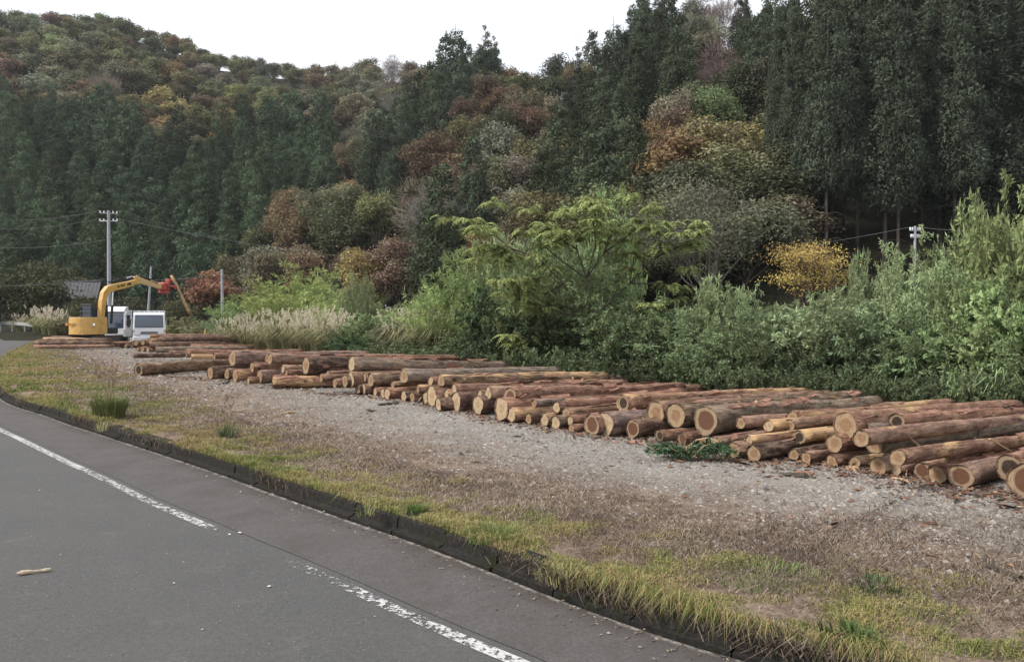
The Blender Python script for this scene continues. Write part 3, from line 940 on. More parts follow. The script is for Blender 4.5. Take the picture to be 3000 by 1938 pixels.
g = np.random.default_rng(21)
CELL = 6.0
MASKW, MASKH = int(3000 / CELL), int(1938 / CELL)
mask = np.zeros((MASKH, MASKW), bool)
GX, GY = np.meshgrid((np.arange(MASKW) + 0.5) * CELL, (np.arange(MASKH) + 0.5) * CELL)
THICK = [(-100, 900), (0, 905), (160, 900), (380, 900), (640, 925), (760, 850), (880, 810), (960, 860), (1060, 870), (1130, 920), (1200, 900), (1300, 820), (1400, 760), (1550, 740), (1850, 790), (1960, 920), (2040, 880), (2140, 820), (2250, 900), (2450, 880), (2560, 800), (2680, 720), (2740, 760), (2820, 760), (2900, 650), (3000, 540), (3100, 500)]
mask |= GY > np.interp(GX, [t[0] for t in THICK], [t[1] for t in THICK])
def silhouette(kind, x, y, z, H, Rc, k=1.0):
    px, pt = pix((x, y, z + H)); _, pb = pix((x, y, z))
    w = Rc * F_PX / y * k
    f = np.clip((GY - pt) / max(pb - pt, 1), -1, 2)
    if kind == 'cedar':
        half = w * np.power(np.clip(f, 0, 1), 0.8)
        return (np.abs(GX - px) < half) & (f > 0.02) & (f < 0.92), px, pt
    return (((GX - px) / w) ** 2 + ((f - 0.5) / 0.48) ** 2) < 1, px, pt
def wanted(kind, x, y, z, H, Rc, least=0.05):
    s, px, pt = silhouette(kind, x, y, z, H, Rc)
    n = s.sum()
    if n == 0:
        return -60 < px < 3060 and pt > -300
    if (s & ~mask).sum() < max(least * n, 5): return False
    s2, _, _ = silhouette(kind, x, y, z, H, Rc, 0.74 if H < 18 else 0.5)
    mask[s2] = True
    return True

# the front rank of the cedar grove, each trunk where the photograph shows one
for px_, Y_, H_, k, w_ in [(2278, 64, 20, 3, 0.5), (2324, 63, 21, 3, 0.5), (2418, 58, 24, 2, 0.72), (2512, 63, 24, 3, 0.75), (2588, 58, 25, 1, 0.85), (2628, 57, 23, 3, 0.7), (2752, 60, 25, 1, 0.95), (2792, 57, 22, 3, 0.85), (2862, 59, 25, 0, 1.15), (2948, 60, 24, 1, 0.95), (3040, 58, 25, 1, 1.0), (2395, 70, 24, 3, 0.8), (2470, 66, 25, 2, 0.85), (2690, 66, 27, 2, 1.05), (2905, 67, 25, 2, 0.95)]:
    x = (px_ - CX) / F_PX * Y_
    z = float(terr_z(x, Y_))
    v = g.uniform(0.85, 1.25)
    mesh = NEAR_C[k]
    if px_ == 2418: mesh = (NEAR_C[2][0], NEAR_C[0][1])
    r = plant('cedar_tree', mesh, x, Y_, z, g.uniform(0, 6.28), (w_ * H_ / 25, w_ * H_ / 25, H_ / 25), np.array([0.056, 0.068, 0.047]) * v, None)
    TREES[-1] = (r, (px_, pix((x, Y_, z + H_))[1], 'cedar', 'front', Y_))
    s_, _, _ = silhouette('cedar', x, Y_, z + 6, H_ - 6, 3.1 * w_, 0.4)
    mask[s_] = True

Yr = 56.0
rows = []
while Yr < 345:
    rows.append(Yr)
    Yr += 4.4 + 0.019 * Yr
n_c = n_b = 0
for ri, Y0 in enumerate(rows):
    wide = 3160 if Y0 > 66 else 2260
    x = (-90 - CX) / F_PX * Y0
    cands = []
    while True:
        x += (3.4 + 0.0098 * Y0) * g.uniform(0.8, 1.2)
        b = CX + F_PX * x / Y0
        if b > wide: break
        cands.append((x, Y0 + g.normal(0, 1.2)))
    cands.sort(key=lambda q: q[1])
    for x, y in cands:
        bb = CX + F_PX * x / y
        f, rd = np.interp(bb, BX, FOOT), np.interp(bb, BX, RIDGE)
        if y < f - 4 or y > rd + 7: continue
        z = float(terr_z(x, y))
        px, py = pix((x, y, z + 10.2))
        lx, ly = pix((x, y, z + (4.5 if y > 150 else 7.0)))
        zone = next((n for n, p in CEDAR_ZONES if inside(p, px, py) and (n in ('grove', 'crest') or inside(p, lx, ly))), None)
        if py < -330: continue
        if zone:
            if zone == 'grove':
                Ht, base, Rb = g.uniform(20, 25), 25.0, 3.1
                mm = NEAR_C[int(g.integers(0, 4)) if y > 80 else 1 + int(g.integers(0, 3))]
            elif y < 150:
                mm, base, Rb, Ht = MID_C[int(g.integers(0, 4))], 13.0, 3.0, g.uniform(9, 13.5)
            else:
                mm, base, Rb, Ht = FAR_C[int(g.integers(0, 5))], 13.0, 3.1, g.uniform(10, 16.5)
            s = Ht / base
            w = s * g.uniform(0.85, 1.1)
            if not wanted('cedar', x, y, z, Ht, Rb * w, 0.02 if zone == 'grove' else 0.05): continue
            v = g.uniform(0.7, 1.6)
            bl = g.uniform(0, 1)
            col = np.array([0.048, 0.064, 0.043]) * v * (1 - bl * 0.5) + np.array([0.070, 0.082, 0.040]) * v * bl * 0.5
            if zone == 'plantation': col = col * np.array([1.15, 1.24, 1.18])
            if zone == 'grove': col = col * np.array([1.25, 1.16, 1.12])
            r = plant('cedar_tree', mm, x, y, z, g.uniform(0, 6.28), (w, w, s), col, None)
            TREES[-1] = (r, (*pix((x, y, z + Ht)), 'cedar', zone, y))
            n_c += 1
        else:
            if g.uniform() < 0.25: continue
            dd = ((AX - np.array([px, py])) ** 2).sum(1) * g.uniform(0.6, 1.5, len(AX))
            key = ANCH[int(dd.argmin())][2]
            if g.uniform() < 0.42: key = ('olive', 'sage', 'dark', 'olive', 'brown')[int(g.integers(0, 5))]
            col = np.array(C_[key]) * g.uniform(0.75, 1.2) * (0.85 if key in ('rust', 'orange', 'red') else 1.0) * (1 + g.normal(0, 0.06, 3))
            Ht = g.uniform(7.5, 10.5) if y < 150 else g.uniform(6.5, 9.5)
            if key == 'grey' and g.uniform() < 0.75:
                mm, base, Rb = BARE_B[int(g.integers(0, 3))], 10.0, 3.6
                Ht *= 1.1
            elif y < 150:
                if key in ('rust', 'orange', 'gold', 'red') and g.uniform() < 0.35:
                    mm, base, Rb = LAY_B[int(g.integers(0, 3))], 9.0, 4.0
                else:
                    mm, base, Rb = MID_B[int(g.integers(0, 4))], 10.0, 4.0
            else:
                mm, base, Rb = FAR_B[int(g.integers(0, 4))], 9.0, 4.2
            s = Ht / base
            w = s * (g.uniform(0.95, 1.3) if y > 150 else g.uniform(0.85, 1.12))
            z -= 1.0 if y > 150 else 0.4
            if not wanted('broad', x, y, z, Ht, Rb * w, 0.12 if key != 'grey' else 0.2): continue
            r = plant('broadleaf_tree', mm, x, y, z, g.uniform(0, 6.28), (w, w, s), col, None)
            TREES[-1] = (r, (*pix((x, y, z + Ht)), key, 'bare' if mm in BARE_B else 'leafy', y))
            n_b += 1
for px_, top_, Y_, H_, key, w_ in [(1985, 455, 60, 12, 'dark', 1.1), (1905, 520, 57, 10, 'olive', 1.0), (1835, 590, 56, 9, 'dark', 0.9), (2150, 395, 64, 13, 'olive', 1.1), (2235, 330, 70, 13, 'gold', 1.0), (2080, 350, 72, 12, 'sage', 1.1), (2000, 380, 74, 11, 'olive', 1.0), (2215, 470, 60, 13, 'dark', 1.15), (2290, 400, 64, 14, 'dark', 1.0), (1770, 520, 64, 9, 'gold', 0.9), (1690, 590, 62, 9, 'olive', 0.9), (1610, 660, 62, 8, 'sage', 0.8), (2320, 270, 76, 14, 'olive', 1.1), (2250, 190, 86, 13, 'olive', 1.0), (1885, 405, 76, 10, 'olive', 1.0), (2330, 140, 92, 13, 'dark', 1.0), (2180, 560, 55, 11, 'dark', 1.1), (2060, 560, 54, 10, 'olive', 1.0), (1950, 640, 52, 8, 'dark', 1.0), (2290, 560, 58, 9, 'brown', 1.0), (1480, 700, 66, 7, 'gold', 0.7), (1545, 720, 62, 7, 'dark', 0.8), (1700, 690, 56, 7, 'dark', 0.9), (1800, 690, 52, 7, 'dark', 0.9)]:
    x = (px_ - CX) / F_PX * Y_
    zt = at(px_, top_, Y_)[2]
    z = float(terr_z(x, Y_))
    H_ = max(zt - z, 5.0) if zt - z < H_ * 1.5 else H_
    z = zt - H_
    s = H_ / 10.0
    w = w_ * 1.12
    col = np.array(C_[key]) * g.uniform(0.95, 1.4)
    r = plant('broadleaf_tree', MID_B[int(g.integers(0, 4))], x, Y_, z, g.uniform(0, 6.28), (w, w, s), col, None)
    TREES[-1] = (r, (px_, top_, key, 'leafy', Y_))
print('slope trees', n_c, n_b)

# trees in the middle distance, one by one
def single(name, label, meshes, px, py_top, Y, H, Hm, w, col, zb=None, rz=0.0):
    p = at(px, py_top, Y)
    zt = p[2]
    z = zt - H
    r = plant(name, meshes, p[0], Y, z, rz, (w, w, H / Hm), col, None)
    TREES.pop()
    return tag(r, label, 'tree')

fork = broad_meshes(301, 10, 5.2, 18, 8500, 0.20, 0.12, flat=0.42, base=0.34, mat_t='trunk_pale', lean=-1.2, wl=0.45, one_fork=True)
single('broadleaf_tree', 'thin grey brown tree with a pale forked trunk before the dark cedar trunks', fork, 2105, 480, 44, 10, 10, 1.0, (0.125, 0.125, 0.085))
gold = broad_meshes(302, 5.6, 2.5, 30, 6000, 0.105, 0.09, layered=True, base=0.28, wl=0.45)
single('maple_tree', 'small golden yellow maple spreading in flat layers before the dark cedar grove', gold, 2380, 655, 36, 5.3, 5.6, 1.08, (0.43, 0.32, 0.11))
rst = broad_meshes(303, 7, 4.2, 15, 5200, 0.30, 0.16, layered=True)
single('broadleaf_tree', 'rust orange tree behind the short grey pole and the log hanging in the grapple', rst, 625, 785, 88, 7.0, 7, 1.0, (0.25, 0.13, 0.085))
dk = broad_meshes(304, 7, 5.0, 14, 6500, 0.30, 0.2, flat=0.75, base=0.12)
single('broadleaf_tree', 'rounded dark olive tree beside the grey shed roof at the bend of the road', dk, 95, 765, 82, 7.2, 7, 1.0, (0.085, 0.090, 0.045))
single('broadleaf_tree', 'olive tree reaching over the grey shed roof behind the excavator cab', dk, 205, 782, 100, 8.0, 7, 1.0, (0.10, 0.105, 0.055), rz=2.0)
single('broadleaf_tree', 'low olive tree hiding the wall below the grey shed roof', dk, 245, 866, 80, 4.4, 7, 0.55, (0.10, 0.105, 0.055), rz=5.0)
single('broadleaf_tree', 'low dark tree behind the two white truck cabs', dk, 372, 868, 84, 4.6, 7, 0.75, (0.085, 0.088, 0.05), rz=1.0)
single('broadleaf_tree', 'dark olive tree on the bend behind the grey guardrail', dk, -70, 780, 80, 7.0, 7, 0.9, (0.075, 0.085, 0.042), rz=4.0)
single('broadleaf_tree', 'low olive brown tree between the rust tree and the leaning grey pole', dk, 515, 880, 92, 4.2, 7, 0.7, (0.12, 0.115, 0.06), rz=3.0)

# labels for the slope trees: which column (over which landmark) and how far down it
MARK = [(-700, 60, 'the bend of the road'), (60, 150, 'the grey guardrail'), (150, 215, 'the grey shed roof'), (215, 290, 'the excavator cab'), (290, 345, 'the tall utility pole'), (345, 415, 'the excavator boom'), (415, 470, 'the leaning grey pole'), (470, 530, 'the red grapple'), (530, 600, 'the hanging log'), (600, 690, 'the short grey pole'), (690, 780, 'the first pampas plumes'), (780, 890, 'the tallest bamboo'), (890, 1010, 'the densest pampas plumes'), (1010, 1150, 'the gap past the bamboo'), (1150, 1330, 'the pale grass clump'), (1330, 1480, 'the grey green bamboo'), (1480, 1640, 'the sumac limb tips'), (1640, 1800, 'the sumac crown'), (1800, 1960, 'the drooping sumac side'), (1960, 2080, 'the dark gap'), (2080, 2230, 'the pale forked trunk'), (2230, 2520, 'the golden maple'), (2520, 2650, 'the twin trunks'), (2650, 2800, 'the distant pole top'), (2800, 3900, 'the tallest bright shrub')]
ZW = dict(plantation='in the plantation', knob='on the middle crest', gully='in the gully belt', spur='on the spur', crest='on the skyline', grove='in the grove', front='fronting the grove')
cols = {}
for r, inf in TREES:
    px, py, key, zone, y = inf
    mk = next((m[2] for m in MARK if m[0] <= px < m[1]), MARK[-1][2])
    cols.setdefault((mk, key, zone), []).append((py, r, key, zone, mk))
for (mk, key, zone), v in cols.items():
    v.sort(key=lambda q: q[0])
    for k, (py, r, key, zone, mk) in enumerate(v):
        nth = '' if len(v) == 1 else ', topmost' if k == 0 else ', %s down' % ordinal(k + 1)
        if key == 'cedar':
            r['label'] = '%sdark cedar %s above %s%s' % ('bare trunked ' if zone == 'front' else '', ZW[zone], mk, nth)
            r['group'] = 'cedars ' + ZW[zone]
        else:
            wd = CWORD[key] + (' twiggy' if zone == 'bare' else '')
            r['label'] = ('%s tree on the slope above %s%s' % (wd, mk, nth)).replace('first pampas plumes', 'pampas edge') if zone == 'bare' else '%s tree on the slope above %s%s' % (wd, mk, nth)
            r['group'] = 'autumn broadleaf trees on the slopes'
# ------------------------------------------------------------------ shrubs along the back edge of the lot
def edge_y(px):
    return float(np.interp(px, [200, 640, 1000, 1200, 1500, 1650, 2000, 2430, 2600, 2960, 3250], [52, 37, 29.5, 26, 20.5, 19, 16.6, 14.4, 13.7, 12.3, 11.4]))
def base_z(x, y):
    d2 = np.linalg.norm(KERB - np.array([x, y]), axis=1)
    k = int(d2.argmin())
    e = d2[k] - float(lot_depth(KERB[k, 1]))
    return LOT_Z - float(np.interp(e, [0, 1.2, 3.0, 5.0], [0, 0.25, 0.9, 1.5]))

def shrub_meshes(seed, H, Rc, stems, twigs, leaves, L, Wd, arch, droop, up=0.6, stem_r=0.012, leafset='leaf', tuft=0.0):
    g = np.random.default_rng(seed)
    az = g.uniform(0, 2 * math.pi, stems)
    out = np.power(g.uniform(0.02, 1, stems), 0.6)
    hh = H * (1 - 0.40 * out ** 1.6) * g.uniform(0.80, 1.04, stems)
    b0 = np.stack([np.cos(az), np.sin(az), 0 * az], 1)
    base = b0 * (Rc * 0.42 * out)[:, None]
    tip = b0 * (Rc * out)[:, None] + np.stack([g.normal(0, 0.12 * Rc, stems), g.normal(0, 0.12 * Rc, stems), hh], 1)
    def stem_at(t, i):
        t = t[:, None]
        p = base[i] * (1 - t) + tip[i] * t
        p[:, 2] = hh[i] * (t[:, 0] ** 0.85)
        p += b0[i] * (arch * Rc * (t ** 3) * 0.4) - np.array([0, 0, 1.0]) * arch * 0.12 * H * (t ** 4)
        p += 0.05 * Rc * np.stack([np.sin(3 * t[:, 0] + i), np.cos(4 * t[:, 0] + 2 * i), 0 * i], 1)
        return p
    I = np.repeat(np.arange(stems), twigs)
    t = np.power(g.uniform(0.03, 1, len(I)), 0.7)
    P0 = stem_at(t, I)
    d = unit(g.normal(size=(len(I), 3)) * np.array([1, 1, 0.5]) + b0[I] * 0.45 + np.array([0, 0, up]))
    tl = (0.16 * Rc + 0.10) * g.uniform(0.5, 1.4, len(I)) * (1.15 - 0.5 * t)
    J = np.repeat(np.arange(len(I)), leaves)
    u = g.uniform(0.1, 1, len(J))
    P = P0[J] + d[J] * (tl[J] * u)[:, None]
    P[:, 2] -= droop * 0.5 * tl[J] * u * u
    D = unit(d[J] * 0.7 + g.normal(size=(len(J), 3)) * 0.65 - np.array([0, 0, droop]))
    LL = L * g.uniform(0.6, 1.3, len(J))
    V, F = leaf_quads(P, D, LL, LL * Wd, g)
    tint = np.clip(0.50 * g.uniform(0, 1, stems)[I][J] + 0.25 * g.uniform(0, 1, len(I))[J] + 0.25 * g.uniform(0, 1, len(J)), 0, 1)
    fol = np_mesh('leafy_foliage', V, F, np.repeat(tint, 4))
    fol.materials.append(M[leafset])
    q = np.linspace(0, 0.97, 6)
    paths = [(stem_at(q, np.full(6, i)), np.linspace(stem_r, stem_r * 0.25, 6)) for i in range(stems)]
    Vt, Ft = tubes(paths, 4)
    st = np_mesh('shrub_stems', Vt, Ft, None, True)
    st.materials.append(M['stem'])
    return fol, st

# prototypes, built 3 m tall and 3 m wide
WIL = [shrub_meshes(400 + k, 3.0, 1.5, 62, (19, 17, 15, 14)[k], 15, (0.085, 0.105, 0.125, 0.15)[k], (0.30, 0.26, 0.30, 0.24)[k], 0.5, 0.35) for k in range(4)]
BAM = [shrub_meshes(420 + k, 3.0, 1.5, 84, 14, 12, 0.145, 0.17, 0.7, 0.25, up=0.9, stem_r=0.008) for k in range(3)]
BRD = [shrub_meshes(440 + k, 3.0, 1.5, 52, 14, 13, 0.12, 0.55, 0.35, 0.30) for k in range(3)]
LOWB = [shrub_meshes(460 + k, 1.0, 1.0, 40, 8, 9, 0.10, 0.5, 0.4, 0.2, stem_r=0.006) for k in range(3)]

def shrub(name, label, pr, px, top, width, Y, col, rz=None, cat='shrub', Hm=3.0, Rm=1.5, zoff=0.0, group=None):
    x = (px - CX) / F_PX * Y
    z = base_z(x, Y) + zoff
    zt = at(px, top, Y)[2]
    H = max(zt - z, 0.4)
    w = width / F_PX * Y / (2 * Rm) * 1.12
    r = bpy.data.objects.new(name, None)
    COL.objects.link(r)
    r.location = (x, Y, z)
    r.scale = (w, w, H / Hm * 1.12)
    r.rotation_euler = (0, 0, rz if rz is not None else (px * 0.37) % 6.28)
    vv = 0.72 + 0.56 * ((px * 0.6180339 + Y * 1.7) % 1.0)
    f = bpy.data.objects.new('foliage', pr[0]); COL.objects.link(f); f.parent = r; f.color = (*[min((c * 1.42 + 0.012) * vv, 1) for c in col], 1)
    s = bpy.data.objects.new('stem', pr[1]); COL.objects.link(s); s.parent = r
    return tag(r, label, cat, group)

G1, G2, G3, G4, G5 = (0.16, 0.20, 0.075), (0.10, 0.145, 0.065), (0.135, 0.175, 0.085), (0.21, 0.25, 0.08), (0.085, 0.12, 0.06)
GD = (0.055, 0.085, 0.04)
E = edge_y
SH = [
    ('bamboo_clump', 'tallest yellow green bamboo clump, arching behind the pampas plumes', BAM[0], 880, 790, 270, E(880) + 6.5, (0.22, 0.26, 0.09)),
    ('bamboo_clump', 'yellow green bamboo clump next to the tallest one, on its pole side', BAM[1], 770, 850, 210, E(770) + 6.5, (0.17, 0.22, 0.085)),
    ('bamboo_clump', 'low green bamboo beside the short grey pole', BAM[2], 690, 895, 150, E(690) + 6.5, (0.13, 0.18, 0.08)),
    ('bamboo_clump', 'yellow green bamboo clump sloping down past the tallest one towards the sumac', BAM[1], 1010, 855, 210, E(1000) + 5.5, (0.19, 0.23, 0.08)),
    ('sapling', 'thin spiry sapling rising above the bamboo', BAM[2], 1055, 800, 90, E(1050) + 5, (0.15, 0.18, 0.09)),
    ('shrub', 'round green shrub at the foot of the bamboo by the log tails', BRD[0], 1060, 940, 150, E(1060) + 1, (0.15, 0.20, 0.09)),
    ('shrub', 'dark leafy shrub low between pampas and log tails', BRD[1], 1010, 985, 130, E(1010) - 1, GD),
    ('bamboo_clump', 'grey green bamboo leaning up the slope before the sumac tree', BAM[0], 1400, 745, 260, E(1400) + 3, (0.17, 0.22, 0.085)),
    ('bamboo_clump', 'bright green bamboo sloping down beside the pale grass clump', BAM[2], 1310, 840, 230, E(1310) + 2.0, (0.19, 0.24, 0.09)),
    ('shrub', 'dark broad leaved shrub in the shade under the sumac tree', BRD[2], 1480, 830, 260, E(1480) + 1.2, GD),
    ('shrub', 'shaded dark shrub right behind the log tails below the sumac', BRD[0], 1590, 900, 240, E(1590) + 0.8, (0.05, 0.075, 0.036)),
    ('shrub', 'mid green shrub with curled sprays on the bamboo side of the sumac', WIL[0], 1530, 720, 230, E(1530) + 2.4, (0.135, 0.175, 0.085)),
    ('shrub', 'upright green shrub whose round top peeps over the sumac crown', BRD[1], 1785, 575, 170, E(1750) + 4.5, (0.11, 0.15, 0.06)),
    ('shrub', 'grey green willowy shrub filling the space under the sumac crown', WIL[1], 1720, 760, 330, E(1720) + 1.8, (0.125, 0.16, 0.075)),
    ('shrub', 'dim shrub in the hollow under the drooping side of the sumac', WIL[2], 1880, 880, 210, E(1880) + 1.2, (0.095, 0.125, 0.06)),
    ('shrub', 'willow shrub with a peaked top beside the dark gap', WIL[3], 2135, 800, 190, E(2130) + 2.0, (0.145, 0.18, 0.09)),
    ('shrub', 'bushy willow at the log tails below the peaked one', WIL[0], 2020, 925, 280, E(2020) + 0.8, (0.12, 0.16, 0.078)),
    ('shrub', 'wide willow bush below the forked trunk and golden maple', WIL[1], 2250, 900, 300, E(2250) + 0.9, (0.12, 0.155, 0.075)),
    ('shrub', 'pale tipped willow bush straight below the golden maple', WIL[2], 2420, 870, 300, E(2420) + 1.0, (0.15, 0.185, 0.098)),
    ('shrub', 'slim shrub between the golden maple and the twin trunks', WIL[3], 2560, 730, 150, E(2560) + 3.0, (0.12, 0.15, 0.075)),
    ('shrub', 'tall domed willow with its top at the crossarm pole', WIL[0], 2680, 695, 300, E(2660) + 1.6, (0.15, 0.19, 0.095)),
    ('shrub', 'willow bush low in front of the tall domed one', WIL[3], 2590, 880, 300, E(2590) + 0.7, (0.115, 0.155, 0.08)),
    ('shrub', 'loose willow between the domed one and the tallest bright shrub', WIL[1], 2810, 760, 260, E(2810) + 1.4, (0.135, 0.175, 0.085)),
    ('shrub', 'tallest light green shrub beside the cedar grove', WIL[2], 2975, 505, 330, E(2950) + 1.6, (0.165, 0.20, 0.085)),
    ('shrub', 'bright green shrub leaning out below the tallest one', WIL[0], 2860, 600, 220, E(2860) + 2.3, (0.15, 0.185, 0.085)),
    ('shrub', 'leafy green shrub at the foot of the tallest bright one', BRD[2], 2930, 830, 320, E(2930) + 0.6, (0.14, 0.185, 0.08)),
    ('shrub', 'green willow bush behind the log end raised highest at the pile end', WIL[3], 2760, 960, 280, E(2760) + 0.4, (0.125, 0.17, 0.08)),
    ('shrub', 'bright bush past the tallest shrub, cut by the edge of the view', WIL[1], 3120, 620, 300, E(3100) + 1.2, (0.15, 0.185, 0.085)),
    ('shrub', 'low olive shrub behind the far log pile, beside the white truck', BRD[1], 530, 930, 130, 50, (0.17, 0.165, 0.085)),
    ('shrub', 'low olive shrub behind the far log pile, by the yellow stake', BRD[2], 600, 945, 110, 47, (0.16, 0.165, 0.085)),
    ('shrub', 'dull shrub between the excavator and the guardrail end', BRD[0], 200, 930, 110, 66, (0.13, 0.13, 0.075)),
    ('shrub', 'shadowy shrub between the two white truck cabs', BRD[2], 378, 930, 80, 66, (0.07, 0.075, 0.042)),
]
SH += [
    ('shrub', 'leafy green shrub filling in between the tallest bamboo and its slope side neighbour', WIL[1], 950, 850, 200, E(950) + 7, (0.15, 0.185, 0.08)),
    ('shrub', 'green shrub between the pale grass clump and the bamboo clump', WIL[2], 1130, 900, 200, E(1130) + 2.5, (0.14, 0.175, 0.085)),
    ('shrub', 'pale leafed shrub climbing behind the grey green bamboo', WIL[3], 1470, 660, 200, E(1470) + 5.0, (0.16, 0.195, 0.095)),
    ('shrub', 'dense green shrub right under the sumac limb tips', WIL[2], 1600, 760, 260, E(1600) + 1.6, (0.13, 0.165, 0.075)),
    ('shrub', 'thick willow behind the sumac trunk', WIL[3], 1660, 660, 260, E(1660) + 3.4, (0.13, 0.17, 0.08)),
    ('shrub', 'dense low willow past the sumac trunk', BRD[1], 1800, 900, 240, E(1800) + 0.9, (0.10, 0.135, 0.065)),
    ('shrub', 'willow shoulder between the hollow and the peaked willow', WIL[2], 2060, 870, 200, E(2060) + 1.6, (0.135, 0.17, 0.085)),
    ('shrub', 'dense willow between the peaked one and the golden maple', WIL[3], 2330, 850, 260, E(2330) + 1.8, (0.14, 0.175, 0.088)),
    ('shrub', 'grey green willow between the golden maple and the domed willow', WIL[0], 2490, 840, 260, E(2490) + 1.5, (0.14, 0.175, 0.092)),
    ('shrub', 'grey green willow crown just past the crossarm pole', WIL[2], 2740, 745, 240, E(2740) + 2.2, (0.15, 0.19, 0.095)),
    ('shrub', 'full green willow below the bright leaning shrub', WIL[1], 2850, 790, 280, E(2850) + 0.9, (0.14, 0.18, 0.085)),
    ('shrub', 'second bright shrub crown at the edge of the view beside the tallest', WIL[0], 3040, 560, 260, E(3020) + 2.0, (0.155, 0.19, 0.085)),
    ('shrub', 'low willow hugging the far tip of the thick scaly log', WIL[2], 3010, 960, 260, E(3000) + 0.2, (0.14, 0.18, 0.085)),
]
SH += [
    ('shrub', 'shrub just past the view edge beside the second bright crown', WIL[3], 3330, 640, 380, 12.4, (0.13, 0.17, 0.085)),
    ('shrub', 'outermost shrub past the view edge at the lot corner', WIL[0], 3650, 700, 420, 11.8, (0.14, 0.18, 0.085)),
]
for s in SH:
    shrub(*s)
gl = np.random.default_rng(77)
LANDM = [(1130, 'below the bamboo'), (1230, 'below the pale grass clump'), (1330, 'below the grey green bamboo'), (1440, 'short of the dark sumac shade'), (1560, 'in the sumac shade'), (1680, 'at the sumac trunk'), (1790, 'past the sumac trunk'), (1910, 'under the drooping sumac side'), (2030, 'before the peaked willow'), (2150, 'under the peaked willow'), (2270, 'before the golden maple'), (2390, 'under the golden maple'), (2510, 'past the golden maple'), (2640, 'under the domed willow'), (2770, 'past the domed willow'), (2890, 'short of the tallest bright shrub'), (3010, 'under the tallest bright shrub')]
for k, (px, w) in enumerate(LANDM):
    c = np.array((0.082, 0.108, 0.052)) * gl.uniform(0.6, 1.3)
    shrub('undergrowth_plant', 'low leafy weed hugging the log tails %s' % w, LOWB[k % 3], px, float(np.interp(px, [1100, 1500, 2000, 2500, 3000], [1000, 1015, 1060, 1080, 1090])) + gl.uniform(-25, 20), 170, E(px) - 0.3, tuple(c), cat='weed', Hm=1.0, Rm=1.0, group='weeds along the back of the log pile')
    shrub('undergrowth_plant', 'taller leafy weed behind the low one %s' % w, BRD[k % 3], px + 55, float(np.interp(px, [1100, 1500, 2000, 2500, 3000], [955, 950, 985, 985, 980])) + gl.uniform(-30, 30), 190, E(px) + 0.5, tuple(c * gl.uniform(0.8, 1.15)), cat='weed', group='weeds along the back of the log pile')

# ------------------------------------------------------------------ pampas grass
def pampas_meshes(seed, blades, plumes):
    g = np.random.default_rng(seed)
    n = blades
    az = g.uniform(0, 6.28, n); o = np.stack([np.cos(az), np.sin(az), 0 * az], 1)
    b = o * (0.35 * np.sqrt(g.uniform(0, 1, n)))[:, None]
    L = g.uniform(0.8, 1.5, n)
    p1 = b + o * (0.12 * L)[:, None]; p1[:, 2] = 0.55 * L
    p2 = p1 + o * (0.30 * L)[:, None]; p2[:, 2] = 0.85 * L
    p3 = p2 + o * (0.34 * L)[:, None]; p3[:, 2] = 0.62 * L
    sd = unit(np.cross(o, [0, 0, 1])) * 0.012
    V = np.stack([b - sd, b + sd, p1 - sd, p1 + sd, p2 - sd * .8, p2 + sd * .8, p3, p3 + sd * .2], 1)
    q = np.array([[0, 1, 3, 2], [2, 3, 5, 4], [4, 5, 7, 6]])
    F = (np.arange(n)[:, None, None] * 8 + q[None]).reshape(-1, 4)
    blade = np_mesh('pampas_blades', V.reshape(-1, 3), F, np.repeat(g.uniform(0, 1, n), 8))
    blade.materials.append(M['leaf'])
    Vs, Fs, Ts, m, paths = [], [], [], 0, []
    for k in range(plumes):
        a = g.uniform(0, 6.28); oo = np.array([math.cos(a), math.sin(a), 0])
        h = g.uniform(0.95, 1.75); ln = g.uniform(0.05, 0.6)
        s0 = oo * g.uniform(0, 0.3)
        top = s0 + oo * ln + np.array([0, 0, h])
        paths.append((np.stack([s0, s0 + oo * ln * 0.35 + np.array([0, 0, h * 0.6]), top]), [0.006, 0.005, 0.003]))
        c = 26
        u = g.uniform(0, 1, c)
        P = top + np.outer(u - 0.15, oo * 0.10 + np.array([0, 0, 0.26])) 
        D = unit(oo * 0.5 + g.normal(size=(c, 3)) * 0.45 + np.array([0, 0, 0.8]))
        v, f = leaf_quads(P, D, 0.11 * (1.1 - u * 0.5), 0.024, g)
        Vs.append(v); Fs.append(f + m); m += len(v); Ts.append(np.repeat(g.uniform(0, 1, c), 4))
    pl = np_mesh('pampas_plumes', np.concatenate(Vs), np.concatenate(Fs), np.concatenate(Ts))
    pl.materials.append(M['plume'])
    v, f = tubes(paths, 3)
    st = np_mesh('pampas_stalks', v, f); st.materials.append(M['straw_stalk'])
    return blade, pl, st
M['straw_stalk'] = m_plain('dry_stalk', (0.34, 0.27, 0.16), 0.9, var=0.3)
PAM = [pampas_meshes(500 + k, 260, 48) for k in range(3)]
REED = [pampas_meshes(520 + k, 46, 2) for k in range(2)]
def pampas(label, px, Y, sc, k, dens=(0.20, 0.19, 0.10), plumes=True):
    x = (px - CX) / F_PX * Y
    r = thing('pampas_grass', label, 'pampas grass', (x, Y, base_z(x, Y)), px * 0.7, 'pampas grass clumps')
    r.scale = (sc * 1.1, sc * 1.1, sc)
    for nm, me, c in (('leaf_blades', PAM[k % 3][0] if plumes else REED[k % 2][0], dens), ('plume', PAM[k % 3][1], (1, 1, 1)), ('stalk', PAM[k % 3][2], (1, 1, 1))):
        if not plumes and nm != 'leaf_blades': continue
        o = bpy.data.objects.new(nm, me); COL.objects.link(o); o.parent = r; o.color = (*c, 1)
    return r
PW = ['nearest the far log pile', 'second from the far log pile', 'third from the far log pile', 'fourth from the far log pile', 'fifth from the far log pile', 'sixth from the far log pile', 'seventh from the far log pile', 'next to the dark shrub']
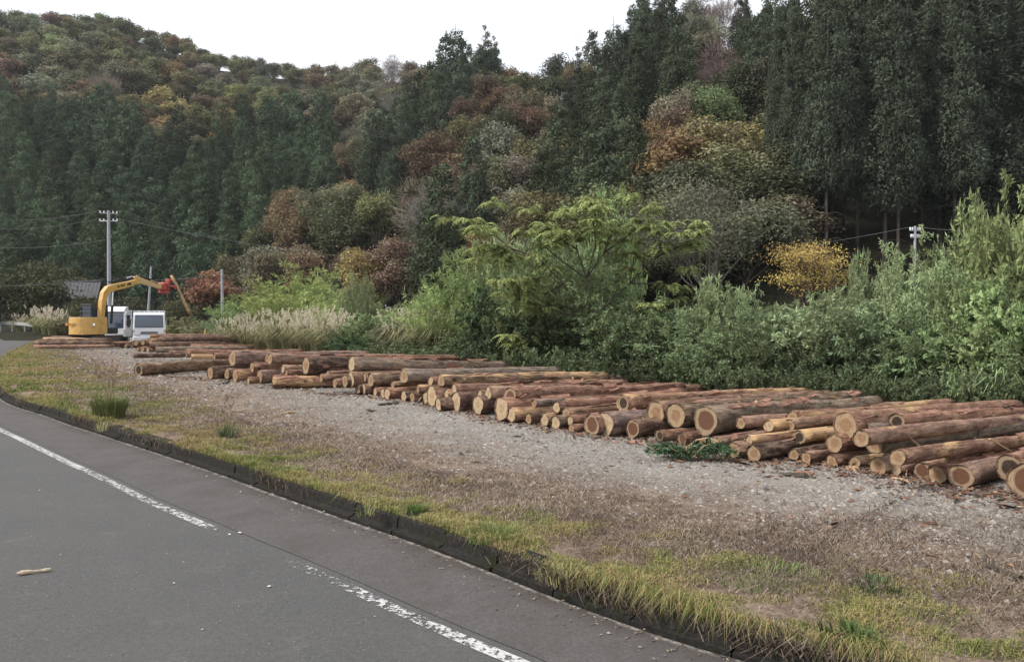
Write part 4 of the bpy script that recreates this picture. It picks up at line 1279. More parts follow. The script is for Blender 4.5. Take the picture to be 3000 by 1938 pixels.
for k, px in enumerate([668, 720, 765, 810, 855, 900, 945, 990]):
    pampas('white plumed pampas clump in the row before the bamboo, %s' % PW[k], px, float(np.interp(px, [660, 1000], [37.5, 30.0])), 0.80 + 0.10 * math.sin(k * 2.3) + (0.15 if px > 800 else 0), k)
for k, px in enumerate([745, 870, 925]):
    pampas('white plumed pampas clump in the second row, %s' % ('by the yellow green bamboo', 'under the tallest bamboo', 'towards the sumac')[k], px, float(np.interp(px, [660, 1000], [39.5, 31.8])), 0.95, k + 1)
for k, (px, Y) in enumerate([(1180, 27.2), (1240, 26.4), (1290, 25.6)]):
    pampas('pale grass clump with few plumes below the bright green bamboo, %s' % ('farthest', 'middle one', 'closest to the sumac')[k], px, Y, 1.0, k + 1, (0.24, 0.23, 0.13))
for k, (px, Y, s) in enumerate([(118, 70, 1.35), (140, 68, 1.25), (160, 66, 1.15), (60, 78, 1.0)]):
    pampas('faded pampas clump by the guardrail, %s' % ('tallest', 'next to the tallest', 'closest to the excavator', 'thin one behind the rail')[k], px, Y, s, k, (0.26, 0.25, 0.13))
for k, (px, Y) in enumerate([(1640, 19.4), (2640, 14.0), (2930, 12.4), (2985, 12.2)]):
    r = pampas('arching pale reed at the log tails, %s' % ('in the sumac shade', 'below the domed willow', 'short of the tallest shrub', 'under the tallest shrub')[k], px, Y, 0.65, k, (0.22, 0.27, 0.14), False)
    r['category'] = 'reed'

# ------------------------------------------------------------------ the sumac tree with arching compound leaves
def sumac():
    g = np.random.default_rng(611)
    Y = E(1720) + 0.9
    bx = (1712 - CX) / F_PX * Y
    bz = base_z(bx, Y)
    root = thing('sumac_tree', 'open sumac tree with bare forking limbs and arching feathery leaves above the log pile', 'tree', (bx, Y, bz))
    loc = lambda px, py, dy=0.0: at(px, py, Y + dy) - np.array([bx, Y, bz])
    fk1, fk2 = loc(1705, 930), loc(1718, 815)
    paths = [(np.stack([loc(1712, 1090), loc(1708, 1010), fk1, fk2]), [0.055, 0.05, 0.043, 0.036])]
    limbs = [(fk1, [(1650, 830), (1575, 755)], -0.2), (fk1, [(1770, 900), (1845, 830), (1858, 755)], 0.2), (fk2, [(1690, 730), (1682, 680)], 0.0), (fk2, [(1770, 740), (1790, 690)], 0.4), (fk2, [(1745, 720), (1740, 650)], -0.5), (loc(1845, 830, .2), [(1910, 760), (1945, 720)], 0.0), (loc(1575, 755, -.2), [(1520, 745), (1470, 770)], -0.3), (loc(1770, 740, .4), [(1840, 690), (1880, 650)], 0.2), (loc(1650, 830, -.2), [(1600, 860), (1545, 850)], 0.3), (loc(1690, 730), [(1640, 700), (1610, 675)], 0.3), (loc(1845, 830, .2), [(1930, 830), (1985, 850)], 0.0), (fk1, [(1640, 950), (1560, 1000)], 0.4), (fk1, [(1760, 1010), (1850, 960)], 0.0), (loc(1575, 755, -.2), [(1480, 720), (1400, 735)], -0.5), (loc(1520, 745, -.3), [(1450, 690), (1390, 680)], 0.3), (loc(1910, 760, .2), [(1990, 720), (2040, 715)], 0.1), (fk2, [(1640, 760), (1560, 690)], 0.5), (fk1, [(1600, 900), (1490, 870)], -0.4)]
    tips = []
    for st, pts, dy in limbs:
        P = [st] + [loc(x, y, dy * (i + 1) / len(pts)) for i, (x, y) in enumerate(pts)]
        paths.append((np.stack(P), np.linspace(0.026, 0.010, len(P))))
        tips.append(P[-1])
        tips.append((P[-1] + P[-2]) / 2)
        for _ in range(3):
            e = P[-1] + g.normal(0, 0.32, 3) + np.array([0, 0, 0.12])
            paths.append((np.stack([P[-2] * 0.3 + P[-1] * 0.7, e]), [0.009, 0.006]))
            tips.append(e)
    v, f = tubes(paths, 6)
    link('trunk', np_mesh('sumac_trunk', v, f, None, True), M['trunk'], root)
    Vs, Fs, Ts, m, rp = [], [], [], 0, []
    for tip in tips:
        nf = int(g.integers(10, 15))
        a0 = g.uniform(0, 6.28)
        for q in range(nf):
            a = a0 + q * 6.28 / nf + g.normal(0, 0.25)
            o = np.array([math.cos(a), math.sin(a), 0])
            L = g.uniform(0.34, 0.60)
            u = np.linspace(0, 1, 12)
            rise, fall = g.uniform(0.18, 0.40), g.uniform(0.35, 0.8)
            P = tip + np.outer(u * L * 0.9, o) + np.outer(rise * L * np.sin(u * 2.2) - fall * L * u ** 2.5 * 0.7, [0, 0, 1])
            rp.append((P[[0, 4, 8, 11]], [0.004, 0.003, 0.002, 0.001]))
            T = unit(np.gradient(P, axis=0))
            sd = unit(np.cross(T, [0, 0, 1.0]))
            tv = g.uniform(0, 0.55)
            for s in (1, -1):
                Pk = P[1:]
                D = T[1:] * 0.45 + sd[1:] * s - np.array([0, 0, 0.35]) + g.normal(0, 0.08, (11, 3))
                LL = 0.10 * np.sin(np.linspace(0.5, 2.9, 11)) + 0.025
                vv, ff = leaf_quads(Pk, D, LL, LL * 0.36, g, N=unit(np.cross(D, T[1:]) + g.normal(0, 0.2, (11, 3))), fold=0.08)
                Vs.append(vv); Fs.append(ff + m); m += len(vv)
                Ts.append(np.repeat(np.clip(tv + g.uniform(0, 0.45, 11), 0, 1), 4))
    fr = link('frond', np_mesh('sumac_fronds', np.concatenate(Vs), np.concatenate(Fs), np.concatenate(Ts)), M['leaf'], root)
    fr.color = (0.25, 0.29, 0.11, 1)
    v, f = tubes(rp, 3)
    tag(link('leaf_stalk', np_mesh('sumac_stalks', v, f), M['stem'], root), kind='stuff')
    return root
sumac()
# ------------------------------------------------------------------ the log pile
BARK = dict(r=(0.262, 0.150, 0.104), b=(0.205, 0.128, 0.091), g=(0.235, 0.182, 0.147), d=(0.125, 0.082, 0.063), p=(0.325, 0.205, 0.152))
BW = dict(r='red brown', b='brown', g='grey brown', d='dark brown', p='pinkish')
EW = dict(end_pale='pale cream end', end_tan='tan end', end_red='red heartwood end', end_dark='dark hollow end')
# px, py and radius of the near end in the photograph; 'g' rests on the ground, a number is how far behind the front of the row it lies; end; bark; stripped share; own label
P_, T_, R_, D_ = 'end_pale', 'end_tan', 'end_red', 'end_dark'
LOGS = [
    (3012, 1408, 56, 'g', R_, 'b', .1, 'thickest log, half out of view at the near end of the pile', {}),
    (2958, 1370, 38, .10, D_, 'r', .2, 'log with dark hollow heart tucked behind the thickest log', {}),
    (2813, 1394, 36, 'g', R_, 'p', .25, 'thick brown hearted log with flaking orange bark beside the thickest log', {}),
    (2743, 1390, 27, 'g', T_, 'r', .1, 'tan ended log wedged against the thick brown hearted log on the ground', {}),
    (2699, 1378, 25, 'g', R_, 'b', .1, 'brown hearted log half hidden behind a tan ended one near the pile end', {}),
    (2618, 1374, 20, 'g', P_, 'p', .1, 'pale ended log with a bark collar, beside a hanging splinter', {}),
    (2570, 1365, 26, 'g', T_, 'p', .1, 'tan ended log with orange splinters lying before it', {}),
    (2502, 1355, 18, 'g', T_, 'b', .1, None, {}),
    (2434, 1351, 18, 'g', T_, 'b', .1, 'small tan ended log directly under a two toned pale log end', {}),
    (2443, 1297, 26, .05, T_, 'r', .2, 'two toned log end with a pale upper rim, on top of a small tan log', {}),
    (2527, 1266, 30, .35, R_, 'g', .0, 'log with dark red heart and overhanging grey bark in the upper row', {}),
    (2626, 1235, 25, .75, D_, 'r', .25, 'highest log end near the pile end, brown hollow heart and scaly bark', {'len': 4.0}),
    (2561, 1303, 25, .10, T_, 'g', .05, 'long grey log with clean orange tan end and a black knot hole', {}),
    (2764, 1329, 20, .15, T_, 'p', .1, 'slender pinkish log with round dark knots lying over the thick brown hearted log', {}),
    (2066, 1231, 42, .15, R_, 'g', .05, 'biggest log in the middle of the pile, deep red heart and pale rim', {}),
    (1978, 1216, 36, .35, T_, 'd', .1, 'large tan ended log leaning beside the biggest red hearted log', {}),
    (1920, 1209, 34, .45, T_, 'r', .15, 'split looking log end, second along from the biggest red hearted log', {}),
    (2311, 1245, 18, .75, T_, 'p', .2, 'orange tan log end behind the biggest log, pinkish bark', {}),
    (2252, 1246, 17, .70, P_, 'r', .9, 'peeled yellow log end between the biggest log and an orange tan end', {}),
    (2340, 1280, 21, .30, D_, 'r', .8, 'stripped yellow log with a black hollow end', {}),
    (2192, 1289, 14, .12, P_, 'r', 1.0, 'bare yellow peeled log lying in front of the biggest log', {'len': 3.0}),
    (2090, 1296, 18, 'g2', P_, 'p', .1, 'pale round log end under the biggest log, beside the cut green branches', {}),
    (2148, 1317, 24, 'g', T_, 'p', .1, 'tan log end on the ground nearest the cut green branches', {}),
    (2206, 1328, 24, 'g', T_, 'd', .0, 'tan log end on the ground directly under the bare yellow log', {}),
    (2324, 1331, 17, 'g', T_, 'd', .1, None, {}),
    (2360, 1340, 18, 'g', T_, 'b', .1, None, {}),
    (1998, 1284, 19, 'g', R_, 'b', .1, 'hollow ringed log end at the cut green branches', {}),
    (1931, 1276, 18, 'g', D_, 'r', .1, 'small hollow ringed log end alone in the dark under the split log', {}),
    (2058, 1294, 13, 'g2', T_, 'd', .0, 'small dim log end in shadow under the biggest log', {}),
    (1493, 1165, 30, .30, R_, 'r', .05, 'long log with oval red heart and cream rim, lying high in the mid pile', {}),
    (1468, 1197, 33, 'g', P_, 'r', .1, 'large cream log end below the oval red hearted one', {}),
    (1496, 1214, 21, 'g', P_, 'r', .4, None, {}),
    (1547, 1226, 16, 'g', T_, 'd', .1, None, {}),
    (1594, 1229, 18, 'g', P_, 'r', .5, 'splintered cream log end with loose strands', {}),
    (1626, 1237, 20, 'g', P_, 'd', .1, None, {}),
    (1629, 1192, 17, .25, P_, 'b', .2, None, {}),
    (1563, 1182, 13, .45, T_, 'g', .1, None, {}),
    (1655, 1186, 18, .55, P_, 'r', .1, None, {}),
    (1657, 1213, 19, .20, T_, 'b', .1, None, {}),
    (1669, 1230, 14, .12, P_, 'r', .2, None, {}),
    (1673, 1256, 13, 'g', T_, 'r', .1, None, {}),
    (1732, 1243, 32, 'g', R_, 'b', .1, 'brown hearted log end half behind a big cream cracked one', {}),
    (1770, 1241, 36, 'g', P_, 'g', .1, 'big cream log end with curved cracks on the ground', {}),
    (1852, 1256, 27, 'g', R_, 'd', .05, 'round brown hearted log end on the ground past the big cracked one', {}),
    (1824, 1180, 25, .70, D_, 'r', .55, 'dark ended thick log with peeled yellow flank in the upper row', {}),
    (1880, 1233, 15, .35, T_, 'd', .1, None, {}),
    (1029, 1066, 21, .30, P_, 'g', .1, 'long log with tall pale ring end lying highest before the pampas', {}),
    (1025, 1113, 24, .05, P_, 'r', .05, 'bright cream log end below the tall pale ring end', {}),
    (1009, 1116, 19, .05, T_, 'd', .1, None, {}),
    (1066, 1106, 13, .20, P_, 'r', .2, None, {}),
    (1085, 1113, 20, .15, T_, 'b', .0, None, {}),
    (1064, 1139, 16, 'g', P_, 'b', .1, None, {}),
    (1048, 1140, 14, 'g', T_, 'd', .1, None, {}),
    (1098, 1147, 12, 'g', P_, 'r', .3, None, {}),
    (1121, 1152, 15, 'g', P_, 'b', .2, None, {}),
    (1133, 1153, 17, 'g', P_, 'r', .1, None, {}),
    (1182, 1101, 21, .35, T_, 'g', .05, 'grey log with tan oval end in the second row up', {}),
    (1182, 1160, 16, 'g', P_, 'd', .3, None, {}),
    (1206, 1163, 15, 'g', T_, 'd', .1, None, {}),
    (1245, 1165, 17, 'g', P_, 'd', .0, None, {}),
    (1264, 1164, 30, 'g2', P_, 'r', .4, 'tall cream log end standing out behind its smaller neighbours', {}),
    (1283, 1184, 19, 'g', P_, 'd', .0, 'brightest cream log end on the ground in the mid pile', {}),
    (1335, 1176, 28, 'g', P_, 'd', .1, None, {}),
    (1399, 1186, 27, 'g', P_, 'd', .0, None, {}),
    (1261, 1116, 14, .25, P_, 'r', .4, 'small log end with bright sawn top in the second row', {}),
    (1291, 1116, 20, .45, T_, 'r', .5, None, {}),
    (1330, 1138, 14, .12, P_, 'p', .1, None, {}),
    (1307, 1152, 12, .08, P_, 'r', .5, None, {}),
    (1405, 1154, 12, .15, P_, 'b', .1, None, {}),
    (1429, 1151, 18, .25, P_, 'p', .1, None, {}),
    (1150, 1127, 11, .15, T_, 'b', .3, None, {}),
    (1224, 1138, 11, .10, T_, 'p', .3, None, {}),
    (405, 1083, 19, 'g', D_, 'b', .15, 'lone dark ended log lying on the gravel at the far end of the long pile', {'th': 60}),
    (392, 1041, 7, .5, D_, 'd', .1, 'thin blackish log lying behind the lone dark ended one', {'th': 30, 'len': 2.4, 'at': 27.5}),
    (495, 1036, 9, .5, T_, 'r', .1, 'short red brown log butted against the thin blackish one', {'th': 38, 'len': 2.2, 'at': 28.5}),
    (546, 1034, 13, .5, D_, 'r', .1, 'red brown log resting above the peeled orange one', {'th': 30, 'at': 27.0}),
    (560, 1044, 7, .5, T_, 'r', 1.0, 'peeled orange log among bark brown ones behind the lone dark ended log', {'th': 25, 'len': 2.6, 'at': 25.5}),
    (680, 1049, 23, .5, T_, 'g', .0, 'thick smooth grey log at the top of the far stretch of the pile', {}),
    (790, 1050, 16, .75, T_, 'p', .1, 'pinkish log lying past the thick smooth grey one', {}),
    (895, 1070, 24, .20, T_, 'd', .05, 'thick blackish log with a stripped top, before the tall pale ring end', {}),
    (615, 1092, 18, 'g', T_, 'd', .0, None, {}),
    (664, 1095, 16, 'g', T_, 'd', .1, None, {}),
    (688, 1099, 18, 'g', T_, 'r', .35, None, {}),
    (738, 1075, 14, .30, T_, 'b', .2, None, {}),
    (760, 1102, 19, 'g', T_, 'g', .05, None, {}),
    (828, 1080, 12, .25, P_, 'p', .1, None, {}),
    (800, 1118, 18, 'g', T_, 'r', .45, 'log lying along the front on the gravel with a broken cream branch stub', {'th': 16, 'len': 1.9}),
    (838, 1093, 11, .15, T_, 'b', .3, None, {}),
    (727, 1113, 9, 'g', P_, 'r', .4, None, {}),
    (980, 1122, 13, .12, T_, 'r', .3, None, {}),
    (940, 1106, 12, .35, T_, 'r', .2, None, {}),
    (960, 1100, 14, .55, T_, 'd', .2, None, {}),
]
gb = [(ground(x, y + r, LOT_Z), x) for x, y, r, row, *_ in LOGS if row == 'g']
gb.sort(key=lambda q: q[1])
FX = [q[1] for q in gb]
FYv = [q[0][1] for q in gb]
def front_y(px):
    w = np.exp(-((np.array(FX) - px) / 45.0) ** 2) + 1e-6 * np.exp(-np.abs(np.array(FX) - px) / 120)
    return float((w * np.array(FYv)).sum() / w.sum())
def theta(px):
    return float(np.interp(px, [400, 700, 1000, 1500, 2000, 2600, 3000], [58, 42, 36, 35, 34, 35, 37]))

lg = np.random.default_rng(909)
def log_mesh(L, r0, r1, seed, seg=22, rings=24, ragged=0.075):
    """bark body along +X, near end at x=0; a lip of bark stands a little past the cut"""
    g = np.random.default_rng(seed)
    x = np.linspace(0, L, rings)
    a = np.arange(seg) * 2 * math.pi / seg
    ph = g.uniform(0, 6.28, 6)
    wob = 1 + 0.035 * np.sin(2 * a + ph[0]) + 0.025 * np.sin(3 * a + ph[1]) + 0.02 * np.sin(5 * a + ph[2])
    rad = np.interp(x, [0, 0.25, L], [r0 * 1.03, r0, r1])
    cr = r0 * g.uniform(0.12, 0.38)
    ax = np.stack([cr * np.sin(x * 1.3 + ph[3]) - cr * math.sin(ph[3]), 0.5 * cr * np.sin(x * 1.1 + ph[4]) - 0.5 * cr * math.sin(ph[4])], 1)
    V = np.zeros((rings, seg, 3))
    for i in range(rings):
        n = 1 + ragged * (0.5 * np.sin(3 * a + ph[5] + x[i] * 2.1) + 0.5 * g.normal(size=seg) * 0.6)
        rr = rad[i] * wob * n
        V[i, :, 0] = x[i]
        V[i, :, 1] = ax[i, 0] + rr * np.cos(a)
        V[i, :, 2] = ax[i, 1] + rr * np.sin(a)
    V[0, :, 0] += g.uniform(-0.012, 0.006, seg)
    inner0 = V[0].copy(); inner0[:, 1:] = inner0[:, 1:] * 0.93; inner0[:, 0] = 0.012
    inner1 = V[-1].copy(); inner1[:, 1:] = ax[-1] + (inner1[:, 1:] - ax[-1]) * 0.93; inner1[:, 0] -= 0.01
    A = np.concatenate([inner0[None], V, inner1[None]])
    n = len(A)
    i = np.arange(n - 1)[:, None] * seg; j = np.arange(seg)[None]; k = (j + 1) % seg
    F = np.stack([i + j, i + seg + j, i + seg + k, i + k], -1).reshape(-1, 4)[:, ::-1]
    me = np_mesh('log', A.reshape(-1, 3), F, None, True)
    def disc(ring, xx, flip):
        c = np.array([xx, *ring[:, 1:].mean(0)])
        P = [c]
        for q in (0.5, 1.0):
            w = c + (ring * np.array([0, 1, 1]) + np.array([xx, 0, 0]) - c) * q * 0.995
            P += list(w)
        P = np.array(P)
        P[1:, 0] += g.normal(0, 0.002, 2 * seg)
        T = [(0, 1 + j, 1 + (j + 1) % seg) for j in range(seg)]
        Q = [(1 + j, 1 + seg + j, 1 + seg + (j + 1) % seg, 1 + (j + 1) % seg) for j in range(seg)]
        if flip:
            T = [t[::-1] for t in T]; Q = [q[::-1] for q in Q]
        rel = P[:, 1:] - P[0, 1:]
        uv = rel / (np.linalg.norm(rel, axis=1).max() + 1e-6) * 0.5 + 0.5
        return np_mesh('cut_end', P, [np.array(T), np.array(Q)], None, True, uv)
    return me, disc(inner0, 0.013, True), disc(inner1, L - 0.011, False)

def knots_and_strips(L, r, seed, peel):
    """branch stubs and loose strips of bark that stand off the log"""
    g = np.random.default_rng(seed)
    st = []
    for _ in range(int(g.integers(2, 5))):
        m = MB()
        st.append(m)
        x, a = g.uniform(0.3, L - 0.2), g.uniform(-0.3, 3.4)
        o = np.array([0, math.cos(a), math.sin(a)])
        p = np.array([x, 0, 0]) + o * r * 0.93
        m.tube([p, p + o * r * 0.22 + np.array([0.02, 0, 0])], [0.018 + 0.05 * r, 0.012 + 0.04 * r], 6)
    s = MB()
    for _ in range(int(g.integers(10, 20))):
        x, a = g.uniform(0.05, L - 0.6), g.uniform(-0.6, 3.7)
        ln, wd = g.uniform(0.12, 0.6), g.uniform(0.015, 0.06)
        V = []
        for q in np.linspace(0, 1, 4):
            lift = r * (1.03 + 0.16 * q * q * g.uniform(0.3, 1.4))
            aa = a + 0.12 * q * g.uniform(-1, 1)
            for sgn in (-1, 1):
                b = aa + sgn * wd / r * (1 - 0.5 * q)
                V.append((x + ln * q, lift * math.cos(b), lift * math.sin(b)))
        s.add(V, [(0, 2, 3, 1), (2, 4, 5, 3), (4, 6, 7, 5)])
    return st, s
M['loose_bark'] = m_plain('loose_bark_strip', (0.33, 0.18, 0.13), 0.9, var=0.6, scale=9, spec=0.1)

PLACED = []
def make_log(px, py, r_px, row, end, bark, peel, label, op, seed, n_detail=True):
    th = R(op.get('th', theta(px)) + lg.normal(0, 1.6))
    L = op.get('len', 4.0) + lg.normal(0, 0.03)
    drop = 0.0
    if row == 'g':
        p = ground(px, py + r_px, LOT_Z)
        rr = r_px * p[1] / F_PX
        p[2] = LOT_Z + rr
    else:
        Y = op.get('at', front_y(px) + (0.06 if row == 'g2' else 0.10 + row))
        p = at(px, py, Y)
        rr = r_px * Y / F_PX
        p[2] = max(p[2], LOT_Z + rr)
        drop = min(max(0.0, p[2] - LOT_Z - rr - 0.08) * 0.55, 0.28)
    r1 = rr * lg.uniform(0.70, 0.93)
    pitch = math.asin(drop / L)
    me, e0, e1 = log_mesh(L, rr, r1, seed)
    o = link('log', me, M['bark'], None, p)
    o.rotation_euler = (0, pitch, th)
    j = lg.uniform(0.8, 1.2)
    o.color = (*[c * j * (1 + lg.normal(0, 0.05)) for c in BARK[bark]], peel)
    link('cut_end', e0, M[end], o)
    link('cut_end', e1, M['end_tan'], o)
    if n_detail and rr * F_PX / p[1] > 11:
        k, s = knots_and_strips(L, rr, seed + 5000, peel)
        for q in k: q.build('branch_stub', M['wood'] if lg.uniform() < 0.3 else M['trunk'], o)
        b = s.build('loose_bark', M['loose_bark'], o)
        b['kind'] = 'stuff'
    tag(o, label, 'log', 'logs of the long roadside pile')
    return o, rr

rowname = {True: 'bottom row', False: 'upper rows'}
cnt = {}
for k, (px, py, r_, row, end, bark, peel, label, op) in sorted(enumerate(LOGS), key=lambda q: -q[1][0]):
    low = row in ('g', 'g2')
    cnt[low] = cnt.get(low, 0) + 1
    if label is None:
        size = 'thick' if r_ > 25 else 'slender' if r_ < 15 else 'medium'
        label = '%s %s log with %s, %s from the near end, %s' % (size, BW[bark], EW[end], ordinal(cnt[low]), rowname[low])
    make_log(px, py, r_, row, end, bark, peel, label, op, 3000 + k)

# logs seen mainly by their backs: placed by the far tip
BACKS = [
    (2522, 1163, 15, 13.0, 'p', .1, 34, 'log whose plain far tip ends shortest against the bushes behind the biggest log'),
    (2524, 1176, 12, 12.8, 'r', .6, 34, 'half stripped log just under the shortest tipped log'),
    (2648, 1184, 12, 12.3, 'p', .15, 32, 'slender pinkish log with its far tip under the domed willow'),
    (2794, 1184, 14, 11.9, 'r', .5, 34, 'log with a long peeled streak and its far tip before the domed willow'),
    (2720, 1200, 13, 11.6, 'p', .3, 33, 'pinkish log just in front of the one with a long peeled streak'),
    (2980, 1200, 27, 10.6, 'r', .2, 34, 'thick scaly log whose rounded far tip points highest at the pile end'),
    (3040, 1225, 18, 10.0, 'p', .3, 34, 'log passing in front of the thick scaly one at the pile end'),
    (3150, 1262, 17, 9.3, 'r', .2, 36, 'log slipping out of view below the thick scaly one'),
    (2400, 1196, 14, 13.0, 'r', .2, 33, 'red brown log lying behind the biggest log, far tip among others'),
    (2060, 1151, 15, 15.8, 'r', .1, 35, 'log with far tip sloping into the weeds past the oval red hearted log'),
    (1990, 1142, 11, 16.2, 'p', .2, 35, 'slender log at the back, before the weeds past the sumac trunk'),
    (1824, 1114, 14, 17.3, 'g', .35, 35, 'log with a dark gap in its bark, far tip in the sumac shade'),
    (1740, 1104, 9, 17.9, 'r', .2, 34, 'slender log along the back in front of the sumac trunk'),
    (1605, 1083, 6, 19.4, 'r', .3, 33, 'thin stick like log at the very back before the sumac'),
    (1368, 1050, 6, 22.0, 'r', .1, 33, 'thin log at the back, longest of the far middle stretch'),
    (1340, 1044, 6, 22.6, 'r', .1, 33, 'thin log at the very back of the far middle stretch'),
    (1190, 1046, 10, 22.4, 'p', .15, 36, 'pinkish log at the back behind the tall pale ring end'),
    (1005, 1040, 8, 25.0, 'r', .1, 38, 'red brown log along the back below the pampas'),
]
for k, (tx, ty, r_, Yt, bark, peel, th, label) in enumerate(BACKS):
    rr = r_ * Yt / F_PX
    t = at(tx, ty, Yt)
    t[2] = max(t[2], LOT_Z + rr)
    a = R(th + lg.normal(0, 1))
    L = 4.0 + lg.normal(0, 0.03)
    rise = 0.10
    me, e0, e1 = log_mesh(L, rr * 1.08, rr, 4000 + k)
    o = link('log', me, M['bark'], None, t - np.array([math.cos(a) * L, math.sin(a) * L, -rise]))
    o.rotation_euler = (0, math.asin(rise / L), a)
    j = lg.uniform(0.85, 1.2)
    o.color = (*[c * j for c in BARK[bark]], peel)
    link('cut_end', e0, M['end_tan'], o); link('cut_end', e1, M['end_tan'], o)
    if r_ > 10:
        kk, s = knots_and_strips(L, rr, 9100 + k, peel)
        for q in kk: q.build('branch_stub', M['trunk'], o)
        b = s.build('loose_bark', M['loose_bark'], o); b['kind'] = 'stuff'
    tag(o, label, 'log', 'logs of the long roadside pile')

# the short far pile by the trucks, its logs lying across the view, and the low row by the excavator
def cross_log(p, th, L, r, bark, peel, end, label, group):
    me, e0, e1 = log_mesh(L, r, r * 0.88, int(lg.integers(1, 1 << 30)), seg=14, rings=10)
    o = link('log', me, M['bark'], None, p)
    o.rotation_euler = (0, 0, R(th))
    j = lg.uniform(0.85, 1.2)
    o.color = (*[c * j for c in BARK[bark]], peel)
    link('cut_end', e0, M[end], o); link('cut_end', e1, M['end_tan'], o)
    tag(o, label, 'log', group)
FP = 'logs of the far pile by the trucks'
for px, py, r, Y, th, L, bark, peel, end, label in [
    (457, 1024, .13, 34.2, 16, 4.2, 'g', .0, T_, 'grey log at the front foot of the far pile by the trucks'),
    (505, 1024, .11, 34.8, 14, 4.3, 'r', .1, T_, 'red brown log behind the grey front one of the far pile'),
    (440, 1010, .13, 35.2, 12, 4.2, 'd', .0, D_, 'blackish log in the second layer of the far pile'),
    (560, 1014, .12, 35.4, 10, 3.9, 'r', .2, T_, 'red brown log with orange scars, far tip jutting out of the far pile'),
    (470, 993, .15, 35.4, 8, 4.1, 'd', .0, D_, 'thick dark log on top of the far pile before the white truck'),
    (545, 990, .10, 35.9, 7, 4.0, 'r', .3, T_, 'thin red log at the crown of the far pile'),
    (600, 993, .09, 36.2, 6, 3.6, 'r', .1, T_, 'thin log with dark tip at the crown of the far pile'),
    (450, 1001, .11, 36.0, 7, 4.1, 'b', .1, T_, 'brown log inside the far pile under the thick dark one'),
    (520, 1003, .11, 36.3, 7, 4.0, 'r', .1, T_, 'red log at the back of the far pile under the crown'),
    (402, 1024, .10, 35.6, 70, 3.0, 'b', .1, T_, 'stubby log end at the lower corner of the far pile'),
    (416, 1022, .12, 35.5, 66, 3.0, 'r', .3, T_, 'second stubby log end at the lower corner of the far pile'),
    (432, 1026, .10, 35.0, 62, 3.0, 'b', .1, P_, 'third stubby log end, palest at the lower corner of the far pile'),
    (398, 1004, .12, 35.8, 70, 3.0, 'b', .1, T_, 'stubby log end in the upper corner of the far pile'),
    (418, 1002, .12, 35.7, 66, 3.0, 'r', .3, T_, 'red stubby log end in the upper corner of the far pile'),
    (440, 998, .13, 35.3, 60, 3.2, 'r', .5, T_, 'orange scarred stubby end at the top corner of the far pile'),
    (440, 984, .10, 36.6, 30, 3.0, 'r', .3, T_, 'log poking up before the white truck bumper')]:
    p = at(px, py, Y); p[2] = max(p[2], LOT_Z + r)
    cross_log(p, th, L, r, bark, peel, end, label, FP)
LR = 'logs of the low row by the excavator'
for px, py, r, Y, th, L, bark, peel, end, label in [
    (100, 1015, .09, 38.0, 2, 3.8, 'p', .1, T_, 'front log of the low row by the excavator'),
    (100, 1004, .12, 38.5, 1, 3.85, 'd', .1, D_, 'dark log on the low row by the excavator'),
    (125, 997, .10, 38.9, -1, 3.4, 'b', .2, T_, 'brown log at the back of the low row by the excavator'),
    (128, 992, .08, 39.1, -2, 2.2, 'p', .7, P_, 'short pale stripped log topping the low row by the excavator'),
    (210, 1004, .09, 39.4, 3, 3.2, 'r', .2, T_, 'red log of the low row right under the excavator tracks'),
    (332, 1010, .11, 40.0, 62, 3.6, 'b', .1, D_, 'dark log end first past the low row'),
    (353, 1013, .10, 39.6, 62, 3.6, 'r', .3, R_, 'red log end second past the low row'),
    (368, 1012, .10, 39.4, 62, 3.6, 'b', .2, T_, 'tan log end third past the low row'),
    (386, 1010, .11, 39.2, 62, 3.6, 'b', .1, D_, 'dark ringed log end next to the far pile')]:
    p = at(px, py, Y); p[2] = max(min(p[2], LOT_Z + 0.5), LOT_Z + r)
    cross_log(p, th, L, r, bark, peel, end, label, LR)
# ------------------------------------------------------------------ excavator, trucks, poles, shed, guardrail
def lotg(px, Y):
    x = (px - CX) / F_PX * Y
    return np.array([x, Y, LOT_Z])

